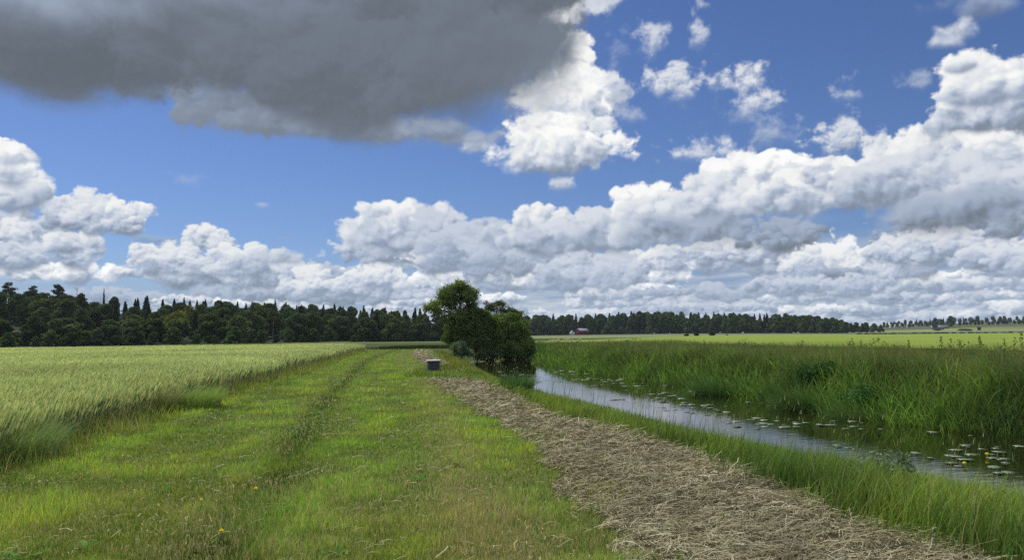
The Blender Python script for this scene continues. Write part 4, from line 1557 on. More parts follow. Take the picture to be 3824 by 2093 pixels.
def far_proto(seed, wide, pal, n=700):
    """distant leafy tree: trunk and crown in one mesh"""
    TR.seed(seed)
    lobes = [(0, 0, 6.2, wide, wide, 3.6), (wide * .5, 0, 4.2, wide * .7, wide * .7, 2.6), (-wide * .5, .3, 4.6, wide * .7, wide * .7, 2.8)]
    P, d = lobe_points(lobes, n)
    tr = MB()
    tr.tube([(0, 0, -0.3), (0, 0, 4.5)], [0.22, 0.1], 5, (.06, .05, .04))
    V, L, S, C = leaf_cards(P, d, 1.1 * np.ones(n), clump_colour(P, pal, 0.5))
    off = len(V)
    V = np.concatenate([V, np.array(tr.V)])
    L = np.concatenate([L, np.array([i + off for f in tr.F for i in f])])
    S = np.concatenate([S, np.array([len(f) for f in tr.F])])
    C = np.concatenate([C, np.array(tr.C)])
    return mesh_np("hill_tree", V, L, S, M_LEAF, C)


def far_trees():
    # rounded trees stepping down beside the right wood
    for a, D, top, w in ((22.3, 640, 815, 1), (22.9, 700, 0.62, 1.1), (23.5, 720, 0.60, 1.2), (24.1, 740, 0.58, 1.2), (24.6, 720, 0.50, 1.2), (25.0, 730, 0.42, 0.9), (23.2, 690, 0.55, 1.0), (23.9, 700, 0.52, 1.1)):
        el = top if top < 5 else 0.85
        x, y = D * math.sin(R(a)), D * math.cos(R(a))
        plant(random.choice(LEAFY_P), x, y, 1.6 + D * math.tan(R(el)) - gz(x, y), w, "rounded leafy tree of the low group between the right wood and the white domes", "rounded trees stepping down from the right wood")
    protos = [far_proto(141, 2.6, FAR_LEAFY), far_proto(142, 2.1, FAR_LEAFY), far_proto(143, 3.0, FAR_LEAFY[:3])]
    first = set()
    for r in range(3):
        a = 25.2
        while a < 37:
            D = (1165, 1240, 1330)[r] + random.uniform(-20, 20)
            el = prof(SKY_F, a) * (0.70, 0.86, 1.0)[r] + random.uniform(-0.08, 0.06)
            x, y = D * math.sin(R(a)), D * math.cos(R(a))
            h = max(6.0, 1.15 * (1.6 + D * math.tan(R(el)) - gz(x, y)))
            where = "above the white domes" if a < 27.2 else ("above the grey-roofed barn" if a < 30 else "above the dark field shed")
            row = ("lower", "middle", "top")[r]
            if random.random() < (0.05, 0.15, 0.4)[r]:
                plant(random.choice(SPRUCE_P), x, y, h * 1.05, 0.9, "spruce among the %s far hill trees %s" % (row, where), "spruces on the far right hill")
            else:
                p = random.choice(protos)
                if p.name in first:
                    o = p.copy()
                    COL.objects.link(o)
                else:
                    o = p
                    first.add(p.name)
                o.location = (x, y, gz(x, y))
                o.rotation_euler = (0, 0, random.random() * 6)
                o.scale = (h / 10 * 1.1, h / 10 * 1.1, h / 10)
                tag(o, "pale grey-green tree, %s row on the far hill %s" % (row, where), "tree", "pale trees on the far right hill")
            a += random.uniform(0.18, 0.42)
    # named single trees among the farm buildings
    for x, y, h, w, lab in ((535.0, 1000, 13, 1.0, "broad dark tree left of the low grey-roofed farmhouse"),
                            (536.0, 985, 11, 0.9, "dark round tree behind the left end of the grey-roofed red barn"),
                            (549.0, 990, 15, 1.0, "tall dark tree behind the right end of the grey-roofed red barn"),
                            (497.0, 930, 8, 1.2, "round pale tree left of the white domes")):
        plant(random.choice(LEAFY_P), x, y, h, w, lab, None)


left_wood()
right_wood()
far_trees()

# single trees one can tell apart in the left wood
YEL = [(.17, .19, .05), (.21, .22, .06), (.14, .165, .045)]


def odd_tree(x, y, h, w, pal, label, seed, n=3600):
    TR.seed(seed)
    root = empty("leafy_tree")
    tr = MB()
    branch(tr, (0, 0, -0.3), (0, 0, h * 0.6), 0.2, 0.08)
    tr.build("trunk", M_BARK, root)
    lobes = [(TR.uniform(-w, w) * .55, TR.uniform(-w, w) * .5, h * TR.uniform(.35, .8), w * .5, w * .5, h * .17) for _ in range(8)]
    P, d = lobe_points(lobes, n)
    P[:, 2] = np.clip(P[:, 2], 0.2, h)
    V, L, S, C = leaf_cards(P, d, 0.5 * np.ones(len(P)), clump_colour(P, pal, 0.5))
    mesh_np("crown", V, L, S, M_LEAF1, C, root)
    root.location = (x, y, gz(x, y))
    tag(root, label, "tree")


odd_tree(-91.5, 213, 9.0, 4.2, YEL, "yellow-green leafy tree standing out of the dark front of the left wood", 201)
odd_tree(-99.5, 240, 9.5, 3.0, YEL, "tall narrow yellow-green tree on the slope left of the other yellow-green one", 202)
odd_tree(-121.5, 204, 8.0, 2.6, [(.14, .15, .04), (.12, .135, .04)], "small olive-yellow tree just right of the wooden hut's roof", 203, 2000)
for (a, D, h, lab) in ((-28.95, 330, 26, "bare pale dead tree rising at the end of the tall skyline trees"), (-31.3, 330, 23, "bare dead tree between two skyline pines over the hut"),
                       (-16.9, 213, 6, "pale forked bare tree in the wood front right of the field bush"), (-26.3, 207, 8, "pale forked trunk in the wood front above the grey boulders")):
    x, y = D * math.sin(R(a)), D * math.cos(R(a))
    if D > 300:
        h = 1.6 + D * math.tan(R(3.5)) - gz(x, y)
    plant(BARE_P[0], x, y, h, 1.0, lab, None)
_x, _y = 300 * math.sin(R(-27.42)), 300 * math.cos(R(-27.42))
plant(SPRUCE_P[1], _x, _y, 1.6 + 300 * math.tan(R(3.3)) - gz(_x, _y), 0.35, "thin ragged spruce spire standing alone in the skyline gap", None)


# ---------------------------------------------------------------- the willows by the river
WIL = [(0.203, 0.268, 0.085), (0.171, 0.236, 0.076), (0.244, 0.309, 0.106), (0.146, 0.203, 0.073)]


def willow(name, label, cat, base, lobes, n, size, pal, limbs, clump=0.16, per=6, shell=0.6, tufts_n=16, core=False, mat=None, seed=1):
    TR.seed(seed)
    root = empty(name, base)
    b = np.array(base)
    tr = MB()
    for pts, r0, r1 in limbs:
        pts = [np.array(p) - b for p in pts]
        for i in range(len(pts) - 1):
            t0, t1 = i / (len(pts) - 1), (i + 1) / (len(pts) - 1)
            branch(tr, pts[i], pts[i + 1], r0 + (r1 - r0) * t0, r0 + (r1 - r0) * t1, 0.05, 4, 6)
    # twigs out into the lobes
    for l in lobes:
        c = np.array(l[:3]) - b
        for q in range(5):
            d = TR.randn(3)
            d /= np.linalg.norm(d)
            d[2] = abs(d[2]) * 0.6
            branch(tr, c * np.array((0.85, 0.85, 0.8)), c + d * np.array(l[3:]) * 0.9, 0.035, 0.008, 0.08, 4, 3)
    subs = []
    for l in lobes:
        c, rr = np.array(l[:3]) - b, np.array(l[3:])
        for q in range(tufts_n):
            u = TR.randn(3)
            u /= np.linalg.norm(u)
            k = 0.45 + 0.55 * TR.rand()
            s_ = rr * TR.uniform(0.22, 0.42)
            s_[2] *= 0.8
            subs.append(tuple(c + u * rr * k) + tuple(s_))
            if TR.rand() < 0.4:
                branch(tr, c * np.array((0.9, 0.9, 0.88)), c + u * rr * k, 0.03, 0.01, 0.08, 4, 4)
        if core:
            subs.append(tuple(c) + tuple(rr * 0.8))
    P, d = lobe_points(subs, n, clump, per, shell)
    V, L, S, C = leaf_cards(P, d, size * np.ones(len(P)), clump_colour(P, pal, 0.9, 0.62), 0.9, 0.45)
    tr.build("trunk", mat or M_BARK, root)
    mesh_np("crown", V, L, S, M_LEAF1, C, root)
    tag(root, label, cat)
    return root


willow("willow_tree", "tall willow with a domed crown and a sparse low limb on its left side", "tree", (-4.4, 77, -0.2),
       [(-5.3, 77, 5.5, 1.75, 1.7, 1.25), (-7.2, 77, 4.35, 1.25, 1.2, .85), (-3.9, 77.3, 4.7, 1.1, 1.3, 1.5), (-5.7, 76.6, 3.6, 1.5, 1.3, .8), (-5.2, 77, 6.45, 1.0, 1.0, .5), (-4.5, 77, 5.9, 1.1, 1.1, .8), (-6.3, 77, 5.2, 1.0, 1.0, .7)],
       26000, 0.17, WIL, [([(-4.3, 77, -0.3), (-4.5, 77, 1.6), (-4.8, 77, 3.4), (-5.2, 77, 6.2)], 0.26, 0.06), ([(-4.6, 77, 2.2), (-5.9, 77, 3.7), (-7.6, 77, 4.4)], 0.15, 0.04),
                          ([(-4.6, 77, 2.6), (-3.9, 77.2, 4.2), (-3.6, 77.4, 5.6)], 0.13, 0.03), ([(-4.8, 77, 3.4), (-6.0, 77, 4.9), (-6.6, 77, 5.6)], 0.1, 0.03)], 0.13, 6, 0.35, tufts_n=20, seed=301)
willow("willow_tree", "slender sparse-crowned willow showing sky through it behind the dark bushes", "tree", (-1.5, 82, -0.2),
       [(-1.75, 82, 4.55, 1.35, 1.0, .62), (-.35, 82, 3.95, 1.15, 0.9, .65), (.4, 82, 3.6, .8, .8, .5)],
       6500, 0.16, [(.12, .14, .06), (.10, .125, .055)], [([(-1.5, 82, -0.3), (-1.6, 82, 2.5), (-1.5, 82, 4.4)], 0.13, 0.04), ([(-1.5, 82, 2.2), (-.6, 82, 3.3), (.1, 82, 4.0)], 0.09, 0.03)], 0.12, 6, 0.35, tufts_n=18, seed=302)
willow("willow_bush", "dense dark willow bush under the tall willow's crown", "bush", (-4.0, 77.5, -0.4),
       [(-5.3, 77.5, 2.1, 1.5, 1.5, 1.6), (-3.5, 77.5, 2.3, 1.9, 1.6, 1.75), (-4.6, 77.3, .8, 1.35, 1.3, 1.2), (-2.9, 77.5, 1.0, 1.3, 1.3, 1.5), (-3.0, 77.5, 3.4, 1.1, 1.1, .7)],
       42000, 0.20, [(0.144, 0.198, 0.066), (0.114, 0.168, 0.056), (0.174, 0.228, 0.078)], [([(-4.0, 77.5, -0.5), (-4.0, 77.5, 2.0)], 0.12, 0.05)], 0.13, 5, 0.5, tufts_n=26, core=True, seed=303)
willow("willow_bush", "broad olive green willow bush leaning over the water's end", "bush", (-0.2, 79, -0.7),
       [(-1.1, 79, 1.95, 1.8, 1.6, 1.75), (.55, 79, 1.75, 1.25, 1.4, 1.35), (1.3, 78.6, .55, 0.95, 1.3, 1.2), (-.7, 78.3, .2, 2.0, 1.2, 1.0), (-.25, 79, 3.15, .9, .9, .6), (-1.6, 79, 3.0, .9, 1.0, .6), (.6, 78, .1, 1.3, 1.0, .9)],
       54000, 0.20, [(0.18, 0.265, 0.075), (0.145, 0.22, 0.062), (0.22, 0.295, 0.088), (0.13, 0.195, 0.06)], [([(-0.4, 79, -1.2), (-0.5, 79, 2.0)], 0.12, 0.05), ([(0.3, 79, -1.2), (0.8, 79, 2.0)], 0.1, 0.04)], 0.13, 5, 0.5, tufts_n=26, core=True, seed=304)
willow("shrub", "small grey-green shrub on the bank in front of the tall willow", "shrub", (-4.45, 68, -0.3),
       [(-4.6, 68, .35, .75, .6, .6), (-4.2, 68, .1, .7, .6, .5), (-4.5, 68, .75, .4, .4, .45)],
       5200, 0.13, [(.13, .19, .12), (.11, .165, .10), (.16, .22, .14)], [([(-4.45, 68, -0.4), (-4.5, 68, 0.6)], 0.04, 0.015)], 0.09, 4, 0.5, seed=305)
willow("shrub", "low dark green shrub at the waterline below the willow bushes", "shrub", (-2.5, 74, -0.75),
       [(-2.6, 74, -.25, .8, .6, .55), (-1.9, 74, -.35, .7, .6, .45), (-3.2, 74, -.3, .5, .5, .4)],
       6000, 0.14, [(.08, .115, .045), (.10, .14, .055)], [([(-2.5, 74, -0.95), (-2.4, 74, -0.2)], 0.04, 0.015)], 0.09, 4, 0.6, seed=306)
_mb = MB()
_mb.tube([(0, 0, 0), (0.05, 0, 0.45), (0.0, 0, 0.9), (0.08, 0, 1.25)], [0.06, 0.05, 0.045, 0.02], 6)
_mb.tube([(0.03, 0, 0.15), (-0.25, 0, 0.22), (-0.45, 0.05, 0.2)], [0.035, 0.03, 0.015], 5)
_mb.tube([(0.03, 0, 0.8), (-0.08, 0.0, 1.05)], [0.025, 0.01], 5)
_o = _mb.build("dead_branch", M_PALEBARK)
_o.location = (-3.55, 72.5, gz(-3.55, 72.5) - 0.02)
tag(_o, "bare pale dead branch standing in the shade under the willow", "branch")

# ---------------------------------------------------------------- things
M_PLASTIC = solid_mat("black_plastic", (0.085, 0.085, 0.095), 0.4, 0.2, 9.0, 0.05, 0.4)
M_LID = solid_mat("pale_lid", (0.66, 0.63, 0.57), 0.85, 0.12, 14.0, 0.2, 0.2)
M_RED = solid_mat("red_boards", (0.20, 0.022, 0.020), 0.8, 0.25, 2.0, 0.1, 0.2, stretch=(3, 3, 0.3))
M_TIN = solid_mat("pale_metal_roof", (0.42, 0.45, 0.48), 0.45, 0.12, 1.2, 0.0, 0.5, stretch=(2.5, 2.5, 0.4))
M_GREYROOF = solid_mat("grey_sheet_roof", (0.20, 0.22, 0.235), 0.7, 0.15, 0.8, 0.0, 0.3)
M_DARKROOF = solid_mat("dark_tile_roof", (0.055, 0.055, 0.065), 0.8, 0.2, 1.5, 0.0, 0.2)
M_WHITE = solid_mat("white_paint", (0.72, 0.72, 0.70), 0.6, 0.06, 2.0)
M_OLDWOOD = solid_mat("old_grey_wood", (0.035, 0.030, 0.026), 0.9, 0.3, 3.0, 0.3, 0.1, stretch=(3, 3, 0.5))
M_SHAKE = solid_mat("old_shingles", (0.075, 0.062, 0.052), 0.9, 0.3, 4.0, 0.3, 0.1)
M_DARKGLASS = solid_mat("dark_opening", (0.012, 0.012, 0.013), 0.4, 0.1, 3.0)
M_ROCK = solid_mat("grey_granite", (0.20, 0.195, 0.185), 0.9, 0.25, 1.6, 0.5, 0.2)
M_PAD = None


def culvert():
    x, y = -3.55, 35.4
    root = empty("culvert_pipe", (x, y, gz(x, y) + 0.10))
    tag(root, "black corrugated plastic manhole ring with a pale lid standing in the bank grass", "manhole")
    mb = MB()
    prof_, z, r = [], -0.15, 0.325
    while z < 0.36:
        for f, dr in ((0.0, -0.06), (0.30, -0.06), (0.42, 0.0), (0.80, 0.0), (0.92, -0.06)):
            prof_.append((r + dr, z + f * 0.085))
        z += 0.085
    mb.lathe([p for p in prof_ if p[1] < 0.375] + [(0.30, 0.375)], 40)
    mb.build("corrugated_ring", M_PLASTIC, root, True)
    mb = MB()
    mb.lathe([(0.0, 0.405), (0.315, 0.405), (0.34, 0.398), (0.345, 0.385), (0.345, 0.362), (0.326, 0.362)], 40)
    mb.build("lid", M_LID, root)


def gable_house(name, label, cat, loc, rz, L, W, wall, ridge, m_wall, m_roof, over=0.3, doors=(), windows=(), hip=0.0):
    """length L along x, gables at the ends; doors/windows: (face, offset, width, z0, z1) with face 'f' (front, -y) or 'e' (end, -x)"""
    root = empty(name, loc, rz)
    tag(root, label, cat)
    mb = MB()
    l, w = L / 2, W / 2
    mb.box(-l, l, -w, w, -0.4, wall)
    if not hip:
        for s in (-1, 1):
            mb.face([(s * l, -w, wall), (s * l, w, wall), (s * l, 0, ridge - 0.08)][::s])
    mb.build("wall", m_wall, root)
    mb = MB()
    t = 0.12
    e = wall - over * (ridge - wall) / w
    x0, x1 = l + over, l + over - hip
    for s in (-1, 1):
        mb.add([(-x0, s * (w + over), e), (x0, s * (w + over), e), (x1, 0, ridge), (-x1, 0, ridge),
                (-x0, s * (w + over), e - t), (x0, s * (w + over), e - t), (x1, 0, ridge - t), (-x1, 0, ridge - t)],
               [(0, 1, 2, 3), (4, 7, 6, 5), (0, 4, 5, 1), (1, 5, 6, 2), (0, 3, 7, 4)])
    if hip:
        for s in (-1, 1):
            mb.add([(s * x0, -(w + over), e), (s * x0, w + over, e), (s * x1, 0, ridge)], [(0, 1, 2)])
    mb.build("roof", m_roof, root)
    for kind_, lst, m in (("door", doors, M_OLDWOOD), ("window", windows, M_DARKGLASS)):
        for face, off, ww, z0, z1 in lst:
            b = MB()
            if face == 'f':
                b.box(off - ww / 2, off + ww / 2, -w - 0.05, -w + 0.03, z0, z1)
            else:
                b.box(-l - 0.05, -l + 0.03, off - ww / 2, off + ww / 2, z0, z1)
            b.build(kind_, m, root)
    return root


def barns():
    x, y = 49.4, 560
    gable_house("red_barn", "red barn with a pale metal roof before the dark wood", "barn", (x, y, gz(x, y) + 0.55), R(28), 6.6, 5.4, 2.6, 4.1, M_RED, M_TIN, 0.35,
                doors=(('f', 1.2, 1.3, 0.0, 2.1), ('e', 0.0, 1.2, 0.0, 2.1)))
    x, y = 46.3, 600
    gable_house("white_house", "tiny white house gable half hidden in trees left of the red barn", "house", (x - 2.6, y - 24, gz(x, y - 30)), R(70), 4, 3.2, 2.6, 3.9, M_WHITE, M_DARKROOF, 0.3,
                windows=(('e', 0.0, 0.7, 1.0, 2.0),))
    x, y = 514.0, 950
    gable_house("red_barn", "long dark red barn with a grey sheet roof at the far field edge", "barn", (x, y, 0.9), R(-28), 18.6, 8, 3.2, 6.2, M_RED, M_GREYROOF, 0.4,
                doors=(('f', -3.0, 3.2, 0.0, 2.8), ('f', 5.0, 2.4, 0.0, 2.6)))
    x, y = 561.8, 1080
    gable_house("farmhouse", "low farmhouse with a wide dark hipped roof above the fields", "house", (x, y, 3.0), R(-27), 17.5, 9, 2.6, 6.6, M_WHITE, M_DARKROOF, 0.6,
                doors=(('f', 1.0, 1.4, 0.0, 2.1),), windows=(('f', -5.5, 1.4, 0.9, 2.0), ('f', -2.5, 1.4, 0.9, 2.0), ('f', 5.0, 1.4, 0.9, 2.0)), hip=4.0)
    x, y = 517.0, 1060
    gable_house("long_shed", "long low brown shed roof below the row of white domes", "shed", (x, y - 8, 3.2), R(-26), 24, 5, 1.4, 2.6, M_SHAKE, M_SHAKE, 0.3, doors=(('f', 0.0, 2.0, 0.0, 1.2),))
    g = None
    for i in range(5):
        mb = MB()
        n = 8
        mb.lathe([(1.25 * math.cos(a), 1.9 * math.sin(a)) for a in np.linspace(0, math.pi / 2 - 0.01, n)], 14)
        o = mb.build("white_dome", M_WHITE, None, True) if g is None else g.copy()
        if g is None:
            g = o
        else:
            COL.objects.link(o)
        ax, ay = 517.0 - 9 + i * 4.6, 1062 - i * 2.2
        o.location = (ax, ay, 5.2)
        pos = ("leftmost of the five", "second from the left of the five", "middle one of the five", "second from the right of the five", "rightmost of the five")[i]
        tag(o, "small white dome behind the brown shed, %s" % pos, "dome", "white domes in a row")
    x, y = 502, 850
    gable_house("field_shed", "small black shed standing alone in the far pale field", "shed", (x, y, gz(x, y)), R(-30), 3.4, 3.0, 2.6, 3.6, M_OLDWOOD, M_OLDWOOD, 0.2, doors=(('f', 0.2, 1.0, 0.0, 1.9),))


def hut():
    x, y = -126.6, 201
    root = empty("wooden_hut", (x, y, gz(x, y)), R(20))
    tag(root, "old dark wooden hut with a pyramid roof at the left wood's edge", "hut")
    mb = MB()
    mb.box(-1.25, 1.25, -1.25, 1.25, -0.2, 1.35)
    mb.build("wall", M_OLDWOOD, root)
    mb = MB()
    b = 1.65
    mb.add([(-b, -b, 1.2), (b, -b, 1.2), (b, b, 1.2), (-b, b, 1.2), (-0.1, 0, 2.65), (0.1, 0, 2.65)],
           [(0, 1, 5, 4), (1, 2, 5), (2, 3, 4, 5), (3, 0, 4), (3, 2, 1, 0)])
    mb.build("roof", M_SHAKE, root)
    mb = MB()
    mb.box(-0.4, 0.4, -1.29, -1.24, 0.0, 1.15)
    mb.build("door", M_SHAKE, root)


def boulder(x, y, sx, sy, sz, label, seed):
    import bmesh
    bm = bmesh.new()
    bmesh.ops.create_icosphere(bm, subdivisions=4, radius=1.0)
    rg = random.Random(seed)
    o1 = rg.random() * 50
    for v in bm.verts:
        p = v.co
        k = 1 + 0.55 * float(fbm(np.array([p.x * 1.3 + o1 + p.z]), np.array([p.y * 1.3 - p.z * .8]), 4, .55, seed)[0])
        v.co = Vector((p.x * sx, p.y * sy, p.z * sz)) * k
    me = bpy.data.meshes.new("boulder")
    bm.to_mesh(me)
    bm.free()
    me.materials.append(M_ROCK)
    ob = bpy.data.objects.new("boulder", me)
    COL.objects.link(ob)
    ob.location = (x, y, gz(x, y) + sz * 0.35)
    tag(ob, label, "boulder", "grey boulders at the wood's edge")


def bush(x, y, h, w, pal, label, seed, group=None, n=900, size=0.22, cat="bush", z=None, name="bush"):
    TR.seed(seed)
    root = empty(name, (x, y, (gz(x, y) if z is None else z)))
    lobes = [(TR.uniform(-.35, .35) * w, TR.uniform(-.3, .3) * w, h * TR.uniform(.35, .62), w * .36, w * .36, h * .36) for _ in range(5)]
    tr = MB()
    for l in lobes:
        branch(tr, (0, 0, -0.1), l[:3], 0.03, 0.01, 0.08, 4, 4)
    P, d = lobe_points(lobes, n)
    P[:, 2] = np.clip(P[:, 2], 0.02, h)
    V, L, S, C = leaf_cards(P, d, size * np.ones(len(P)), clump_colour(P, pal, 1.5))
    tr.build("stem", M_BARK, root)
    mesh_np("foliage", V, L, S, M_LEAF1, C, root)
    tag(root, label, cat, group)
    return root


DK = [(.045, .065, .025), (.055, .08, .03)]


def field_bushes():
    bush(-48.6, 116, 0.85, 1.5, DK, "lone low bush in the strip behind the wheat", 401, n=900, size=0.16)
    gp = "dark round bushes out in the right-hand fields"
    for i, (x, y, h, w, lab) in enumerate(((57.6, 262, 1.05, 1.25, "leftmost and smaller of the pair of round bushes left of the biggest one"), (60.9, 262, 1.35, 1.6, "rounded bush next on the left of the biggest dark field bush"),
                                           (64.8, 258, 2.1, 2.5, "biggest and darkest round bush in the far field"), (71.1, 262, 0.75, 0.8, "tiny dark bush right of the biggest round field bush"))):
        bush(x, y, h, w, DK, lab, 410 + i, gp, 1000, 0.26)
    for i, (x, y, l, h, lab) in enumerate(((146, 296, 26, 0.9, "low dark hedge at the far edge of the bright field, left of the grey-roofed barn"), (176, 296, 40, 0.8, "long low dark hedge running up to the front of the grey-roofed barn"))):
        TR.seed(430 + i)
        root = empty("hedge", (x, y, gz(x, y)))
        lobes = [(-l / 2 + l * k / 17 + TR.uniform(-.5, .5), -(-l / 2 + l * k / 17) * 0.5, h * .5, 1.2, .8, h * TR.uniform(.3, .62)) for k in range(18)]
        P, d = lobe_points(lobes, 2600)
        P[:, 2] = np.clip(P[:, 2], 0.0, 2)
        V, L, S, C = leaf_cards(P, d, 0.34 * np.ones(len(P)), clump_colour(P, [(.03, .04, .02), (.04, .05, .025)], .8))
        mesh_np("foliage", V, L, S, M_LEAF1, C, root)
        tag(root, lab, "hedge")
    bush(432, 800, 4.0, 10, [(.10, .11, .08), (.12, .125, .09)], "greyish mounded bush below the white domes at the field corner", 440, n=900, size=0.9)
    bush(468, 820, 2.0, 13, [(.10, .14, .09), (.085, .12, .075)], "low spreading bush in the pale field left of the small black shed", 441, n=900, size=0.7)
    bush(396, 690, 2.4, 8, [(.09, .12, .06), (.075, .10, .05)], "low bush below the rounded trees at the end of the right wood", 442, n=800, size=0.7)


def tuft(name, label, cat, x, y, h, rad, n, cols, lean, group=None, w=0.008, droop=1.6, z=None):
    """a single arching clump of long grass"""
    root_z = gz(x, y) if z is None else z
    a = NR.rand(n) * 2 * np.pi
    r = rad * 0.45 * NR.rand(n) ** 0.5
    root = np.stack([np.cos(a) * r, np.sin(a) * r, np.zeros(n) - 0.02], -1)
    d = np.where(NR.rand(n) < 0.55, lean + NR.randn(n) * 0.6, a)
    c = vary(pick(cols, n), 0.2)
    V, L, S, C = blades(root, h * (0.6 + 0.6 * NR.rand(n)) * 1.25, w * (0.7 + 0.6 * NR.rand(n)), NR.rand(n) * 6.28, droop * (0.5 + 0.8 * NR.rand(n)), d, c * 0.75, c * 1.08, 5)
    o = mesh_np(name, V, L, S, M_BLADE, C)
    o.location = (x, y, root_z)
    tag(o, label, cat, group)
    return o


SEDGE = [(.10, .20, .07), (.13, .235, .08), (.085, .17, .065)]


def tufts():
    gp = "arching sedge tussocks along the river"
    tuft("sedge_tussock", "arching dark sedge tussock on the near bank beside the far end of the hay", "tussock", 0.15, 24.6, 0.5, 1.0, 1500, SEDGE, 2.6, gp, 0.012)
    tuft("sedge_tussock", "big dark drooping tussock on the far bank opposite the bend", "tussock", 8.1, 31.5, 1.25, 1.6, 2200, [(.07, .145, .055), (.09, .17, .06)], 3.6, gp, 0.014, 1.9)
    tuft("sedge_tussock", "dark drooping tussock overhanging the water in mid far bank", "tussock", 9.25, 25.2, 1.15, 1.5, 2200, [(.075, .15, .055), (.095, .18, .06)], 3.6, gp, 0.013, 1.9)
    tuft("sedge_tussock", "drooping tussock on the far bank beside the leafy bush", "tussock", 9.75, 22.6, 1.0, 1.3, 1700, [(.09, .17, .06), (.12, .20, .07)], 3.6, gp, 0.012, 1.9)
    tuft("grass_tuft", "large grey-green grass tuft leaning against the near corner of the wheat", "grass tuft", -6.9, 10.6, 0.55, 1.7, 1900, [(.22, .33, .14), (.26, .36, .16), (.19, .29, .13)], -0.3, "grass tufts along the wheat edge", 0.007)
    tuft("grass_tuft", "dense dark grass tuft halfway along the wheat edge", "grass tuft", -7.55, 18.6, 0.5, 1.5, 1300, [(.28, .42, .13), (.33, .46, .16), (.23, .36, .12)], 0.1, "grass tufts along the wheat edge", 0.009)
    tuft("grass_tuft", "paler seeding grass tuft just left of the dense one at the wheat edge", "grass tuft", -8.0, 17.4, 0.55, 1.2, 1500, [(.32, .36, .18), (.38, .39, .22), (.25, .31, .14)], 0.1, "grass tufts along the wheat edge", 0.007)
    o = bush(10.1, 23.4, 1.15, 1.5, [(.07, .16, .05), (.09, .19, .06), (.06, .135, .045)], "leafy dark green bush in the reeds on the far bank", 450, n=3200, size=0.10)
    o = bush(10.4, 27.2, 0.95, 1.4, [(.05, .11, .035), (.065, .13, .04)], "round dark bush rising from the grass of the far bank", 451, n=2200, size=0.13)
    bush(4.05, 8.9, 0.55, 0.6, [(.16, .23, .13), (.13, .20, .11)], "small grey-green herb in the near bank grass at the lower right", 452, n=700, size=0.05, cat="herb")


def weeds():
    """tall leafy stems standing above the far bank grass"""
    def proto(seed):
        TR.seed(seed)
        root = empty("tall_weed")
        st = MB()
        st.tube([(0, 0, 0), (0.03, 0, 0.8), (0.02, 0.02, 1.55)], [0.012, 0.009, 0.004], 5, (.12, .14, .06))
        P, D_ = [], []
        for k in range(46):
            z = 0.35 + 1.2 * TR.rand()
            a = TR.rand() * 6.28
            r = 0.05 + 0.15 * TR.rand() * (1.75 - z)
            P.append((math.cos(a) * r, math.sin(a) * r, z + 0.03))
            D_.append((math.cos(a), math.sin(a), 0.5))
        st.build("stem", M_BLADE, root)
        P = np.array(P)
        V, L, S, C = leaf_cards(P, np.array(D_), 0.16 * np.ones(len(P)), clump_colour(P, [(.09, .125, .045), (.11, .14, .055)], 1.0), 0.5, 0.4)
        mesh_np("leaves", V, L, S, M_LEAF1, C, root)
        return root
    ps = [proto(501), proto(502)]
    spots = [(24.4, 45, 1.0), (24.9, 45, .9), (26.0, 46, .85), (27.2, 46, 1.02), (29.2, 47, .9), (29.8, 47, .95), (31.0, 47, 1.05), (33.0, 50, .95), (29.3, 44, 1.0), (27.0, 42, 1.1), (27.4, 42, 1.15), (27.8, 42.2, 1.0),
             (28.1, 42, 1.05), (30.6, 44, .95), (12.6, 52, .95), (12.9, 52, .85), (18.3, 50, .9), (21.5, 50, .95), (22.0, 50, .85), (20, 47, .8), (32.4, 46, .95), (25.4, 43, .95), (23.0, 46, .85)]
    used = set()
    for i, (x, y, s) in enumerate(spots):
        p = ps[i % 2]
        o = copy_tree(p) if p.name in used else p
        used.add(p.name)
        o.location = (x, y, gz(x, y))
        o.rotation_euler = (0, 0, i * 1.3)
        o.scale = (s * .85, s * .85, s * .76)
        tag(o, "tall leafy weed stem sticking up above the far bank grass", "weed", "tall weeds on the far bank")


